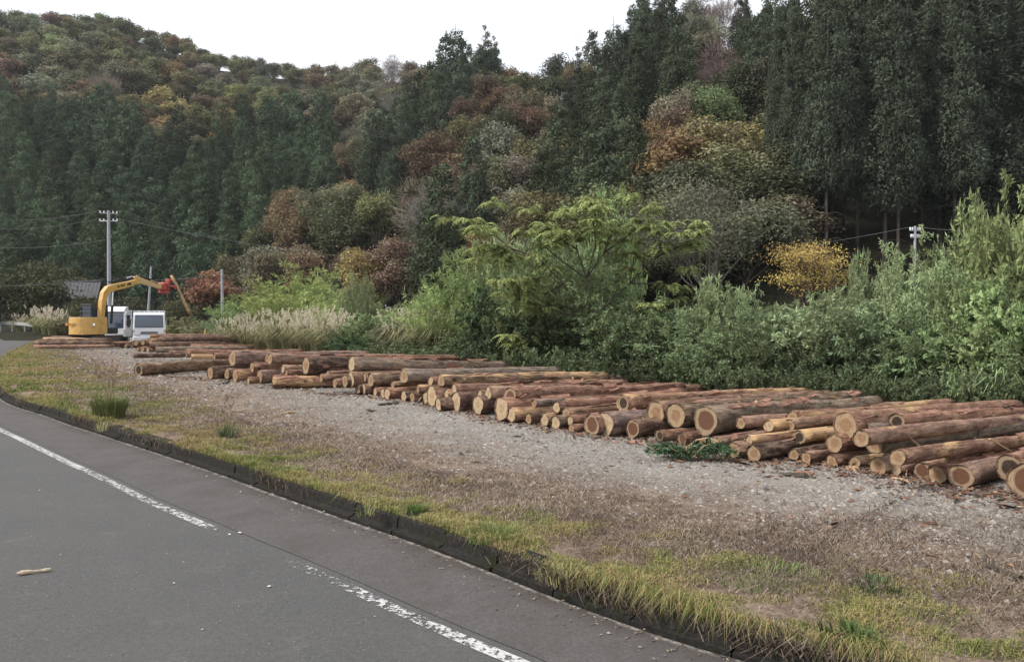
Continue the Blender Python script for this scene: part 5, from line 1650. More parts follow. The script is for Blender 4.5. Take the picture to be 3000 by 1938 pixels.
def excavator():
    Y = 41.6
    p = lotg(280, Y); SC = 0.78
    t = thing('excavator', 'yellow crawler excavator seen from behind, red grapple raised over the trucks', 'excavator', p)
    t.scale = (SC, SC, SC)
    # undercarriage: two tracks under the slewing ring
    rz = R(-12)
    H = Matrix.Rotation(rz, 4, 'Z')
    for s in (-1, 1):
        m = MB()
        prof = []
        for a in np.linspace(math.pi / 2, 3 * math.pi / 2, 8): prof.append((-1.15 + 0.36 * math.cos(a), 0.37 + 0.36 * math.sin(a)))
        for a in np.linspace(-math.pi / 2, math.pi / 2, 8): prof.append((1.15 + 0.36 * math.cos(a), 0.37 + 0.36 * math.sin(a)))
        m.prism([(y, z) for y, z in prof], 0, s * 0.92 - 0.25, s * 0.92 + 0.25)
        o = m.build('track', M['track'], t); o.rotation_euler = (0, 0, R(-12))
        sh = MB()
        for k in range(14):
            y = -1.15 + 2.3 * k / 13
            sh.box(s * 0.92 - 0.26, s * 0.92 + 0.26, y - 0.03, y + 0.03, 0.72, 0.77)
            sh.box(s * 0.92 - 0.26, s * 0.92 + 0.26, y - 0.03, y + 0.03, -0.01, 0.03)
        for k in range(5):
            a = -math.pi / 2 + k * math.pi / 4
            for q in (-1, 1):
                cy, cz = q * (1.15 + 0.38 * math.cos(a)), 0.37 + 0.38 * math.sin(a)
                sh.box(s * 0.92 - 0.26, s * 0.92 + 0.26, cy - 0.03, cy + 0.03, cz - 0.03, cz + 0.03)
        sh.build('track_shoe', M['track'], o)
        for y in (-1.15, -0.6, -0.2, 0.2, 0.6, 1.15):
            r = 0.27 if abs(y) > 1 else 0.12
            MB().tube([(s * 1.18, y, 0.37 if abs(y) > 1 else 0.16), (s * 1.20, y, 0.37 if abs(y) > 1 else 0.16)], r, 12).build('track_roller', M['black'], o)
    c = MB().box(-0.7, 0.7, -0.8, 0.8, 0.35, 0.72, 0.05).tube([(0, 0, 0.7), (0, 0, 0.90)], 0.55, 20)
    c.build('undercarriage', M['black'], t)
    # rotating body, its back to the road
    def part(name, mb, mat, parent=None, smooth=False):
        o = mb.build(name, mat, parent or t, smooth=smooth)
        if parent is None: o.rotation_euler = (0, 0, rz)
        return o
    b = MB()
    arc = [(-1.12, -0.25), (-1.12, -1.05)]
    for a in np.linspace(200, 340, 15): arc.append((1.12 * math.cos(R(a)) / math.cos(R(20)), -0.72 + 1.0 * math.sin(R(a))))
    arc += [(1.12, -1.05), (1.12, -0.25)]
    b.prism(arc, 2, 0.93, 1.92)
    cw = part('counterweight', b, M['yellow'])
    lip = MB().prism([(x * 0.985, y * 0.985) for x, y in arc], 2, 1.925, 2.0)
    part('bonnet', lip, M['yellow_pale'])
    skirt = MB().prism([(x * 1.02, y * 1.02) for x, y in arc], 2, 0.86, 0.925)
    part('skirt', skirt, M['yellow'])
    g = MB()
    for k in range(6): g.box(-1.140, -1.124, -1.02 + k * 0.12, -0.94 + k * 0.12, 1.15, 1.72)
    part('vent', g, M['black'])
    fr = MB().box(-1.1, 0.62, -0.24, 1.45, 0.90, 1.29, 0.05)
    part('body', fr, M['black'])
    sm = MB()
    for k, w in enumerate((0.09, 0.07, 0.1, 0.06, 0.08)): sm.box(-0.62 + k * 0.13, -0.62 + k * 0.13 + w, -1.73, -1.70, 1.42, 1.60)
    part('worn_decal', sm, m_plain('faded_brown_decal', (0.40, 0.21, 0.06), 0.6))
    for x in (-1.05, 1.05):
        part('tail_lamp', MB().box(x - 0.09, x + 0.09, -1.42, -1.34, 1.42, 1.58, 0.02), M['amber'] if x < 0 else M['lamp'])
    part('mirror', MB().tube([(-1.2, 1.3, 1.9), (-1.45, 1.45, 2.2)], 0.015, 5).box(-1.55, -1.40, 1.42, 1.47, 2.05, 2.35, 0.015), M['black'])
    # cab on the far left of the boom
    cab = MB()
    for x in (-1.14, -0.30):
        for y in (0.05, 1.45): cab.box(x - 0.05, x + 0.05, y - 0.05, y + 0.05, 1.30, 2.78)
    cab.box(-1.20, -0.24, -0.02, 1.52, 2.78, 2.88, 0.03).box(-1.18, -0.26, 0.0, 1.5, 1.30, 1.95, 0.02)
    ca = part('cab', cab, M['black'])
    gl = MB().box(-1.09, -0.35, 0.03, 0.05, 1.96, 2.77).box(-1.09, -0.35, 1.44, 1.46, 1.96, 2.77).box(-1.165, -1.15, 0.10, 1.40, 1.96, 2.77).box(-0.295, -0.28, 0.10, 1.40, 1.96, 2.77)
    part('cab_window', gl, M['glass'], ca)
    gd = MB()
    for k in range(7): gd.tube([(-1.09 + k * 0.123, -0.06, 1.95), (-1.09 + k * 0.123, -0.06, 2.78)], 0.012, 5)
    for z in (2.1, 2.4, 2.7): gd.tube([(-1.14, -0.06, z), (-0.30, -0.06, z)], 0.012, 5)
    part('guard_bar', gd, M['black'], ca)
    # boom, arm and head in one vertical plane through the boom foot
    bx = 0.03
    def beam(pts, widths, depth, name, mat):
        P = np.array(pts, float); W = np.array(widths, float)
        T = np.gradient(P, axis=0); T /= np.linalg.norm(T, axis=1)[:, None]
        Nn = np.stack([-T[:, 1], T[:, 0]], 1)
        top, bot = P + Nn * W[:, None] / 2, P - Nn * W[:, None] / 2
        m = MB()
        n = len(P)
        V = []
        for x in (bx - depth / 2, bx + depth / 2):
            V += [(x, q[0], q[1]) for q in top] + [(x, q[0], q[1]) for q in bot]
        F = []
        for i in range(n - 1):
            F += [(i, i + 1, n + i + 1, n + i), (2 * n + i, 3 * n + i, 3 * n + i + 1, 2 * n + i + 1), (i, 2 * n + i, 2 * n + i + 1, i + 1), (n + i, n + i + 1, 3 * n + i + 1, 3 * n + i)]
        F += [(0, n, 3 * n, 2 * n), (n - 1, 3 * n - 1, 4 * n - 1, 2 * n - 1)]
        m.add(V, F)
        return part(name, m, mat)
    boom = beam([(0.45, 1.75), (0.50, 2.30), (0.62, 3.05), (0.80, 3.60), (1.15, 3.92), (1.75, 4.08), (3.0, 4.32), (4.25, 4.62)], [0.34, 0.38, 0.42, 0.48, 0.48, 0.43, 0.40, 0.28], 0.30, 'boom', M['yellow'])
    dec = MB()
    for y0, y1 in ((1.95, 2.12), (2.25, 2.36), (2.42, 2.52), (2.58, 2.66), (2.95, 3.1), (3.14, 3.34)):
        z = 4.10 + (y0 - 1.75) * 0.195
        for x in (bx + 0.152, bx - 0.164): dec.box(x, x + 0.012, y0, y1, z - 0.06, z + 0.09)
    part('boom_decal', dec, M['black'], boom)
    arm = beam([(3.95, 4.98), (4.35, 4.72), (5.2, 4.55), (6.75, 4.28)], [0.18, 0.42, 0.36, 0.22], 0.26, 'arm', M['yellow_pale'])
    def cyl(a, b, name):
        a, b = np.array(a), np.array(b)
        d = b - a
        o = part(name, MB().tube([a, a + d * 0.58], 0.085, 10), M['black'])
        part('rod', MB().tube([a + d * 0.56, b], 0.045, 8), M['chrome'], o)
    cyl((bx, 1.55, 4.45), (bx, 3.96, 5.02), 'arm_cylinder')
    cyl((bx, 4.35, 5.02), (bx, 6.55, 4.62), 'head_cylinder')
    for s in (-0.26, 0.26): cyl((bx + s, 1.15, 1.55), (bx + s, 1.35, 3.75), 'boom_cylinder')
    hs = MB()
    for k in range(3):
        y = np.linspace(1.2, 6.6, 14)
        hs.tube(np.stack([np.full(14, bx + 0.08 * (k - 1)), y, np.interp(y, [1.2, 3.9, 5.2, 6.6], [4.42, 5.08, 4.90, 4.62]) + 0.05 * np.sin(y * 2 + k)], 1), 0.018, 5)
    part('hose', hs, M['rubber'])
    lk = MB().box(bx - 0.11, bx - 0.07, 6.45, 7.0, 4.22, 4.52).box(bx + 0.07, bx + 0.11, 6.45, 7.0, 4.22, 4.52)
    part('linkage', lk, M['yellow_pale'])
    # harvesting grapple
    hd = MB().box(bx - 0.34, bx + 0.34, 6.85, 7.55, 4.02, 4.66, 0.10).box(bx - 0.40, bx + 0.40, 7.0, 7.45, 3.80, 4.05, 0.08)
    h = part('grapple', hd, M['red'])
    cl = MB()
    for s in (-1, 1):
        for q in (7.15, 7.55):
            cl.tube([(bx + s * 0.40, q, 4.4), (bx + s * 0.62, q + 0.25, 4.35), (bx + s * 0.55, q + 0.62, 4.25), (bx + s * 0.15, q + 0.78, 4.2)], [0.08, 0.075, 0.06, 0.03], 6)
    part('claw', cl, M['red'], h)
    part('feed_roller', MB().tube([(bx - 0.35, 7.78, 4.02), (bx - 0.35, 7.78, 4.62)], 0.14, 10).tube([(bx + 0.35, 7.78, 4.02), (bx + 0.35, 7.78, 4.62)], 0.14, 10), M['black'], h)
    part('saw_box', MB().box(bx - 0.2, bx + 0.2, 7.6, 7.95, 4.62, 4.95, 0.05), M['red'], h)
    hp = H @ Vector((bx * SC, 7.80 * SC, 4.42 * SC))
    return p + np.array(hp)
hp = excavator()
# the thin log hanging from the grapple
Lh = 3.6
me, e0, e1 = log_mesh(Lh, 0.085, 0.10, 777, seg=12, rings=9)
tp = at(502, 806, hp[1] - 0.05); bt = at(561, 924, hp[1] + 0.3)
d = Vector(bt - tp); 
o = link('log', me, M['bark'], None, tp)
o.rotation_euler = d.to_track_quat('X', 'Z').to_euler()
o.scale = (d.length / Lh, 1, 1)
o.color = (*BARK['p'], 0.75)
link('cut_end', e0, M['end_tan'], o); link('cut_end', e1, M['end_tan'], o)
tag(o, 'thin pale log hanging aslant from the red grapple', 'log')

def truck(label, px, Y, rz, tall, w=2.12, sc=(1, 1, 1)):
    p = lotg(px, Y)
    t = thing('truck', label, 'truck', p, rz)
    t.scale = sc
    hw = w / 2
    h = 2.28 if not tall else 2.55
    # cab: side profile extruded across; front faces -Y
    prof = [(-0.02, 0.55), (-0.06, 0.95), (-0.04, 1.22), (0.20, h - 0.16), (0.34, h - 0.04), (0.55, h), (1.55, h), (1.62, h - 0.08), (1.62, 0.55)]
    n = len(prof)
    m = MB()
    V, F = [], []
    for x, k in ((-hw, 0.97), (-hw + 0.06, 1.0), (hw - 0.06, 1.0), (hw, 0.97)):
        for y, z in prof:
            tap = 1.0 - 0.055 * max(0.0, (z - 1.2) / (h - 1.2))
            V.append((x * tap, 0.8 + (y - 0.8) * k, 1.4 + (z - 1.4) * k))
    for s in range(3):
        for i in range(n):
            F.append((s * n + i, s * n + (i + 1) % n, (s + 1) * n + (i + 1) % n, (s + 1) * n + i))
    F += [tuple(range(n))[::-1], tuple(range(3 * n, 4 * n))]
    cab = m.add(V, F).build('cab', M['white'], t)
    def face(name, x0, x1, z0, z1, mat, out=0.012, parent=cab, bulge=0.0):
        yy = lambda z: np.interp(z, [0.55, 0.95, 1.22, h - 0.16], [-0.02, -0.06, -0.04, 0.20])
        nz, nx = 6, 9 if bulge else 2
        V, F = [], []
        for k in range(nz):
            z = z0 + (z1 - z0) * k / (nz - 1)
            tap = 1.0 - 0.055 * max(0.0, (z - 1.2) / (h - 1.2))
            for i in range(nx):
                f = i / (nx - 1)
                V.append(((x0 + (x1 - x0) * f) * tap, yy(z) - out - bulge * 4 * f * (1 - f) * (0.4 + 2.4 * (k / (nz - 1)) * (1 - k / (nz - 1))), z))
        for k in range(nz - 1):
            for i in range(nx - 1): F.append((nx * k + i, nx * k + i + 1, nx * (k + 1) + i + 1, nx * (k + 1) + i))
        o = MB().add(V, F)
        return o.build(name, mat, parent, smooth=bool(bulge))
    face('windscreen_seal', -hw + 0.13, hw - 0.13, 1.24, h - 0.20, M['black'], 0.008)
    face('windscreen', -hw + 0.17, hw - 0.17, 1.28, h - 0.24, M['glass'], 0.014, bulge=0.10)
    face('grille', -0.55, 0.55, 0.80, 0.98, M['grey_plastic'], 0.014)
    face('grille_bar', -0.50, 0.50, 0.875, 0.90, M['steel'], 0.020)
    wp = MB()
    for x in (-0.5, 0.1): wp.tube([(x, -0.07, 1.26), (x + 0.45, 0.0, 1.42)], 0.012, 5)
    wp.build('wiper', M['black'], cab)
    for s in (-1, 1):
        MB().box(s * (hw - 0.27) - 0.17, s * (hw - 0.27) + 0.17, -0.10, -0.05, 0.70, 0.90, 0.02).build('headlight', M['lamp'], cab)
        MB().box(s * (hw - 0.06) - 0.05, s * (hw - 0.06) + 0.05, -0.08, -0.03, 0.96, 1.10, 0.012).build('indicator', M['amber'], cab)
        mr = MB().tube([(s * hw, 0.10, 1.75), (s * (hw + 0.18), -0.08, 1.85), (s * (hw + 0.18), -0.08, 1.55)], 0.014, 5).box(s * (hw + 0.18) - 0.08, s * (hw + 0.18) + 0.08, -0.11, -0.06, 1.42, 1.78, 0.02)
        mr.build('mirror', M['black'], cab)
        MB().box(s * hw * 0.985 - 0.006, s * hw * 0.985 + 0.006, 0.42, 1.25, 1.28, h - 0.28).build('side_window', M['glass'], cab)
        dl = MB().box(s * hw - 0.015, s * hw + 0.015, 1.20, 1.34, 1.12, 1.16, 0.005)
        dl.build('door_handle', M['black'], cab)
    MB().box(-hw, hw, -0.16, -0.02, 0.38, 0.66, 0.04).build('bumper', M['white'], t)
    MB().box(-0.17, 0.17, -0.175, -0.165, 0.44, 0.60).build('number_plate', m_plain('plate_paint', (0.55, 0.58, 0.56), 0.5), t)
    if tall:
        MB().prism([(0.35, h + 0.003), (0.55, h + 0.18), (0.95, h + 0.36), (1.5, h + 0.40), (1.5, h + 0.003)], 0, -hw * 0.82, hw * 0.82).build('roof_deflector', M['white'], t)
        MB().box(-hw * 0.86, hw * 0.86, 0.12, 0.36, h - 0.12, h - 0.02, 0.02).build('sun_visor', M['grey_plastic'], t)
    for y in (0.85, 4.4):
        for s in (-1, 1):
            tx = s * (hw - 0.16)
            ty = MB().tube([(tx - 0.12, y, 0.40), (tx - 0.10, y, 0.40), (tx + 0.10, y, 0.40), (tx + 0.12, y, 0.40)], [0.34, 0.40, 0.40, 0.34], 18)
            wo = ty.build('wheel', M['rubber'], t)
            MB().tube([(tx + s * 0.11, y, 0.40), (tx + s * 0.14, y, 0.40)], 0.22, 14).build('rim', M['steel'], wo)
    MB().box(-0.40, 0.40, 1.2, 5.6, 0.55, 0.78, 0.02).build('chassis', M['black'], t)
    bd = MB().box(-hw, hw, 1.75, 5.7, 0.85, 0.97, 0.02)
    bed = bd.build('bed', M['grey_plastic'], t)
    for s in (-1, 1): MB().box(s * hw - 0.03, s * hw + 0.03, 1.80, 5.65, 0.97, 1.38, 0.01).build('side_board', M['white'] if not tall else M['grey_plastic'], bed)
    gt = MB()
    for x in np.linspace(-hw + 0.05, hw - 0.05, 7): gt.box(x - 0.03, x + 0.03, 1.74, 1.80, 0.97, h + 0.05)
    gt.box(-hw, hw, 1.74, 1.80, h + 0.05, h + 0.11)
    gt.build('headboard', M['white'], bed)
    return t
truck('white flatbed truck facing the road behind the far log pile', 437, 42.3, R(24), False, 2.14, (0.75, 0.75, 0.80))
truck('taller white truck half hidden behind the excavator', 322, 45.5, R(10), True, 2.2, (0.76, 0.76, 0.74))

# ---- utility poles and wires
def pole(label, px, top, Y, rad, lean=0.0, arms=(), zb=-0.3):
    tp = at(px, top, Y)
    b = np.array([tp[0] + lean, Y, zb])
    t = thing('utility_pole', label, 'utility pole', b)
    q = tp - b
    MB().tube([(0, 0, 0), tuple(q * 0.5), tuple(q)], [rad * 1.15, rad, rad * 0.75], 12).build('shaft', M['concrete_pole'], t)
    ends = []
    for dz, hl, az in arms:
        c = np.array(q) + np.array([0, 0, dz])
        dx, dy = math.cos(az) * hl, math.sin(az) * hl
        a = MB().tube([(c[0] - dx, c[1] - dy, c[2]), (c[0] + dx, c[1] + dy, c[2])], 0.045, 6).build('crossarm', M['steel'], t)
        for f in (-0.92, -0.5, 0.5, 0.92):
            MB().tube([(c[0] + dx * f, c[1] + dy * f, c[2] + 0.04), (c[0] + dx * f, c[1] + dy * f, c[2] + 0.22)], [0.06, 0.045], 6).build('insulator', M['ceramic'], a)
            ends.append(b + np.array([c[0] + dx * f, c[1] + dy * f, c[2] + 0.22]))
    return tp, ends
def cable(label, a, b, sag, r=0.015):
    a, b = np.asarray(a, float), np.asarray(b, float)
    u = np.linspace(0, 1, 18)[:, None]
    P = a * (1 - u) + b * u
    P[:, 2] -= (4 * sag * u * (1 - u))[:, 0]
    v, f = tube(P, r, 4)
    tag(link('power_line', np_mesh('power_line', v, f), M['wire']), label, 'cable', 'overhead lines')
p1, e1_ = pole('tall grey utility pole with two crossarms behind the excavator boom', 318, 617, 72, 0.17, 0.0, ((-0.25, 0.75, 0.3), (-0.95, 0.85, 0.0)))
p2, _ = pole('slim grey pole leaning behind the white flatbed truck', 443, 780, 68, 0.10, -0.45)
p3, _ = pole('short grey pole standing in front of the rust orange tree', 650, 788, 74, 0.14, 0.05)
p4, e4 = pole('distant pole top with a small crossarm before the cedar trunks', 2681, 662, 52, 0.10, 0.0, ((-0.3, 0.38, 0.15), (-0.75, 0.30, 0.15)), zb=-1.8)
cable('highest wire running from the tall pole past the guardrail', e1_[0], at(-300, 610, 60), 0.9)
cable('second wire from the tall pole crossarm past the guardrail', e1_[4], at(-320, 640, 62), 0.9)
cable('middle wire from the tall pole past the shed roof', p1 - np.array([0, 0, 2.6]), at(-300, 688, 62), 0.9)
cable('low wire from the tall pole across the shed roof', p1 - np.array([0, 0, 6.2]), at(-300, 824, 64), 0.5)
cable('low wire from the tall pole to the short grey pole', p1 - np.array([0, 0, 6.1]), p3 - np.array([0, 0, 0.4]), 0.4)
cable('upper wire from the tall pole towards the bamboo', e1_[7], at(1700, 770, 86), 1.6)
cable('wire from the short grey pole down past the bamboo', p3 - np.array([0, 0, 1.6]), at(1500, 910, 70), 0.6)
cable('faint wire before the cedar trunks on the near side of the distant pole', e4[0], at(1500, 780, 70), 0.9, 0.011)
cable('faint wire before the cedar trunks on the far side of the distant pole', e4[3], at(3300, 640, 46), 0.5, 0.011)

# ---- old shed among the trees
def shed():
    Y = 90.0
    x = (222 - CX) / F_PX * Y
    zr = at(222, 822, Y)[2]
    t = thing('shed', 'old shed with a weathered grey sheet roof among the olive trees', 'shed', (x, Y, -0.2), R(20))
    hz = zr + 0.2
    MB().box(-1.9, 1.9, 0, 5, 0, hz - 1.9).build('wall', M['old_wall'], t)
    MB().prism([(0.0, hz - 1.9), (5.0, hz - 1.9), (2.5, hz - 0.4)], 0, -1.9, 1.9).build('gable', M['old_wall'], t)
    for nm, y0, y1 in (('roof_sheet', -0.5, 2.5), ('roof_sheet', 5.5, 2.5)):
        m = MB()
        xs = np.linspace(-2.3, 2.3, 24)
        for i in range(23):
            z0 = 0.03 * (i % 2)
            z1 = 0.03 * ((i + 1) % 2)
            m.add([(xs[i], y0, hz - 2.0 + z0), (xs[i + 1], y0, hz - 2.0 + z1), (xs[i + 1], y1, hz + z1), (xs[i], y1, hz + z0), (xs[i], y0, hz - 2.05 + z0), (xs[i + 1], y0, hz - 2.05 + z1), (xs[i + 1], y1, hz - 0.05 + z1), (xs[i], y1, hz - 0.05 + z0)], [(0, 1, 2, 3), (4, 7, 6, 5), (0, 4, 5, 1)])
        m.build(nm, M['roof_tin'], t)
    MB().tube([(-2.3, 2.5, hz + 0.03), (2.3, 2.5, hz + 0.03)], 0.09, 8).build('ridge_cap', M['roof_tin'], t)
shed()

# ---- guardrail at the bend
def guardrail():
    pts = [at(px, py, Y) for px, py, Y in ((-160, 944, 84), (0, 946, 80), (70, 949, 76), (125, 958, 72), (142, 968, 70))]
    t = thing('guardrail', 'low grey steel guardrail along the outside of the bend', 'guardrail', (0, 0, 0))
    P = np.array(pts)
    m = MB()
    for dz in (-0.10, 0.0, 0.10):
        m.tube(P + np.array([0, 0, dz]), 0.06, 6)
    m.build('rail', M['steel'], t)
    for q in list(P[::1]) + [(P[0] + P[1]) / 2, (P[1] + P[2]) / 2]:
        MB().tube([(q[0], q[1] + 0.12, -0.3), (q[0], q[1] + 0.12, q[2] + 0.12)], 0.07, 8).build('post', M['steel'], t)
guardrail()
s0 = lotg(592, 41.0)
st = MB().tube([(0, 0, -0.1), (0.16, 0.05, 0.95)], 0.035, 6).mesh('stake')
tag(link('stake', st, M['stake'], None, (s0[0], s0[1], LOT_Z)), 'yellow stake leaning behind the far log pile', 'stake')
# ------------------------------------------------------------------ small things on the ground
gg = np.random.default_rng(4242)
def kerb_pts(n, i_lo, i_hi, w=None):
    i = gg.uniform(i_lo, i_hi, n)
    k = i.astype(int)
    return k
FIRST = max(4, i0 - 330)
# keep the blade density roughly even in the view: nearer means more per metre
def pick(n, lo, hi):
    idx = np.arange(lo, hi)
    d = np.linalg.norm(KERB[idx], axis=1)
    w = 1 / np.clip(d, 3.5, 40) ** 1.35
    return gg.choice(idx, size=n, p=w / w.sum())
def spot(k, d):
    P = KERB[k] + KN[k] * d[:, None] + KT[k] * gg.uniform(-0.06, 0.06, len(k))[:, None]
    return P
def blades(name, P, z, h, w, lean, tint, mat, label_kind='stuff', bend=0.5, azim=None):
    n = len(P)
    az = gg.uniform(0, 6.28, n) if azim is None else azim
    o = np.stack([np.cos(az), np.sin(az), 0 * az], 1)
    b = np.concatenate([P, z[:, None]], 1)
    m = b + o * (lean * h * 0.35)[:, None] + np.array([0, 0, 1.0]) * (0.6 * h)[:, None]
    t = b + o * (lean * h)[:, None] + np.array([0, 0, 1.0]) * (h * (1 - bend * lean))[:, None]
    a2 = az + gg.uniform(0.6, 2.5, n)
    s = np.stack([np.cos(a2), np.sin(a2), 0 * az], 1) * (w / 2)[:, None]
    V = np.stack([b - s, b + s, m + s * 0.8, m - s * 0.8, t], 1).reshape(-1, 3)
    q = np.arange(n)[:, None] * 5
    F = [q + np.array([[0, 1, 2, 3]]), q + np.array([[3, 2, 4]])]
    return link(name, np_mesh(name, V, F, np.repeat(np.clip(tint, 0, 1), 5)), mat)

# verge grass: yellowing turf in tussocks
n = 330000
k = pick(n, FIRST, len(KERB) - 3)
vw = VERGE_W[k]
u = gg.uniform(0, 1, n) ** 1.15
d = 0.03 + u * vw * 1.15
P = spot(k, d)
patch = vnoise(P[:, 0], P[:, 1], 31, 0.9) + 0.6 * vnoise(P[:, 0], P[:, 1], 32, 0.33)
keep = (patch + 0.75 - 1.15 * np.clip(u - 0.55, 0, 1) + gg.normal(0, 0.22, n)) > -0.35
P, u, k, d, patch = P[keep], u[keep], k[keep], d[keep], patch[keep]
Z = np.where(d < 0.3, 0.122, lot_z(P[:, 0], P[:, 1]) - 0.01)
tuss = np.clip(0.55 + 0.6 * vnoise(P[:, 0], P[:, 1], 33, 0.45) + 0.6 * vnoise(P[:, 0], P[:, 1], 36, 0.16), 0.15, 1.7)
h = gg.uniform(0.03, 0.105, len(P)) * tuss * (1.15 - 0.60 * u) * np.interp(np.linalg.norm(P, axis=1), [4, 10, 20], [0.68, 0.95, 1.3])
green = 0.46 + 0.18 * vnoise(P[:, 0], P[:, 1], 37, 0.2) + 0.26 * vnoise(P[:, 0], P[:, 1], 34, 1.4) + 0.22 * np.clip(u - 0.5, 0, 1) + gg.normal(0, 0.20, len(P)) - 0.24 * np.clip(vnoise(P[:, 0], P[:, 1], 35, 0.8), 0, 1)
green += np.interp(KERB[k, 1], [4, 9, 12], [-0.04, 0.0, 0.06])
dist = np.linalg.norm(P, axis=1)
w = np.interp(dist, [4, 12, 30], [0.0042, 0.0095, 0.024]) * gg.uniform(0.7, 1.4, len(P))
tag(blades('verge_grass', P, Z, h, w, gg.uniform(0.2, 1.1, len(P)), green, M['turf']), kind='stuff')
# grass hanging over the kerb face, thick in places
n = 22000
k = pick(n, FIRST, len(KERB) - 3)
hang = vnoise(KS[k], 0 * k, 41, 1.1) + 0.5 * vnoise(KS[k], 0 * k, 42, 0.4) + np.interp(KERB[k, 1], [3, 5.4, 6.0, 8, 14], [0.9, 0.65, -0.35, -0.45, 0.25])
keep = hang + gg.normal(0, 0.35, n) > 0.35
k = k[keep]; n = len(k)
P = spot(k, gg.uniform(0.03, 0.13, n))
az = np.arctan2(-KN[k, 1], -KN[k, 0]) + gg.normal(0, 1.1, n)
h = gg.uniform(0.03, 0.12, n) * np.clip(0.9 + 0.8 * vnoise(KS[k], 0 * k, 43, 0.22), 0.25, 1.8)
tag(blades('overhanging_grass', P, np.full(n, 0.125), h, np.interp(np.linalg.norm(P, axis=1), [4, 12, 30], [0.0034, 0.008, 0.018]), gg.uniform(0.5, 1.6, n), 0.50 + gg.normal(0, 0.36, n), M['turf'], bend=0.85, azim=az), kind='stuff')
n = 12000
k = pick(n, FIRST, len(KERB) - 3)
hang = vnoise(KS[k], 0 * k, 44, 0.7) + np.interp(KERB[k, 1], [3, 5.4, 6.0, 8, 14], [0.7, 0.5, -0.35, -0.3, 0.0])
k = k[hang + gg.normal(0, 0.25, n) > 0.15]; n = len(k)
P = spot(k, gg.uniform(-0.04, 0.06, n))
az = np.arctan2(KT[k, 1], KT[k, 0]) * 1.0 + np.where(gg.uniform(0, 1, n) < 0.5, 0, math.pi) + gg.normal(0, 0.5, n)
tag(blades('kerb_tangle', P, gg.uniform(0.01, 0.12, n), gg.uniform(0.04, 0.15, n), gg.uniform(0.003, 0.007, n), gg.uniform(0.3, 1.8, n), np.clip(gg.normal(0.22, 0.28, n), 0, 0.8), M['straw'], bend=0.7, azim=az), kind='stuff')
# dry stalks, leaf litter and straw lying behind the verge
n = 75000
k = pick(n, FIRST, len(KERB) - 3)
dd = VERGE_W[k] * gg.uniform(0.08, 1.0, n) + np.abs(gg.normal(0, 0.75, n)) * np.interp(KERB[k, 0], [-8, 0, 2], [0.8, 1.0, 2.0])
dd = np.minimum(dd, 7.5)
P = spot(k, dd)
keep = vnoise(P[:, 0], P[:, 1], 51, 0.8) + 0.5 * vnoise(P[:, 0], P[:, 1], 52, 0.25) + gg.normal(0, 0.2, n) > -0.15
keep |= dd < VERGE_W[k] * 1.2
P = P[keep]; n = len(P)
dist = np.linalg.norm(P, axis=1)
tag(blades('straw_litter', P, lot_z(P[:, 0], P[:, 1]) + 0.002, gg.uniform(0.018, 0.06, n), np.interp(dist, [4, 12, 30], [0.0036, 0.008, 0.02]) * gg.uniform(0.6, 1.6, n), gg.uniform(1.3, 2.2, n), gg.uniform(0, 1, n) ** 1.3 * 0.8 + 0.05 + 0.28 * vnoise(P[:, 0], P[:, 1], 53, 0.6), M['straw'], bend=0.50), kind='stuff')

# gravel stones
def stones(name, P, r, tint, mat, flat=(0.45, 0.8), z=None):
    n = len(P)
    base = np.array([[1, 0, 0], [0.3, 0.9, 0], [-0.8, 0.55, 0], [-0.75, -0.6, 0], [0.35, -0.95, 0], [0.05, 0.1, 1], [0, 0, -0.5]])
    V = base[None] * gg.uniform(0.65, 1.3, (n, 7, 1)) * r[:, None, None]
    V[:, :, 2] *= gg.uniform(*flat, n)[:, None]
    a = gg.uniform(0, 6.28, n)
    c, s = np.cos(a)[:, None], np.sin(a)[:, None]
    X = V[:, :, 0] * c - V[:, :, 1] * s; Yv = V[:, :, 0] * s + V[:, :, 1] * c
    V[:, :, 0], V[:, :, 1] = X + P[:, :1], Yv + P[:, 1:2]
    V[:, :, 2] += (lot_z(P[:, 0], P[:, 1]) if z is None else z)[:, None]
    q = np.array([[0, 1, 5], [1, 2, 5], [2, 3, 5], [3, 4, 5], [4, 0, 5], [1, 0, 6], [2, 1, 6], [3, 2, 6], [4, 3, 6], [0, 4, 6]])
    F = (np.arange(n)[:, None, None] * 7 + q[None]).reshape(-1, 3)
    return link(name, np_mesh(name, V.reshape(-1, 3), F, np.repeat(np.clip(tint, 0, 1), 7)), mat)
n = 52000
k = pick(n, FIRST, len(KERB) - 3)
dd = VERGE_W[k] * 0.6 + gg.uniform(0, 1, n) ** 0.8 * 6.0
P = spot(k, dd)
dist = np.linalg.norm(P, axis=1)
r = np.interp(dist, [5, 12, 30], [0.010, 0.017, 0.034]) * np.exp(gg.normal(0, 0.38, n))
tag(stones('loose_gravel', P, r, np.clip(0.42 + gg.normal(0, 0.22, n), 0, 0.86), M['pebble']), kind='stuff')
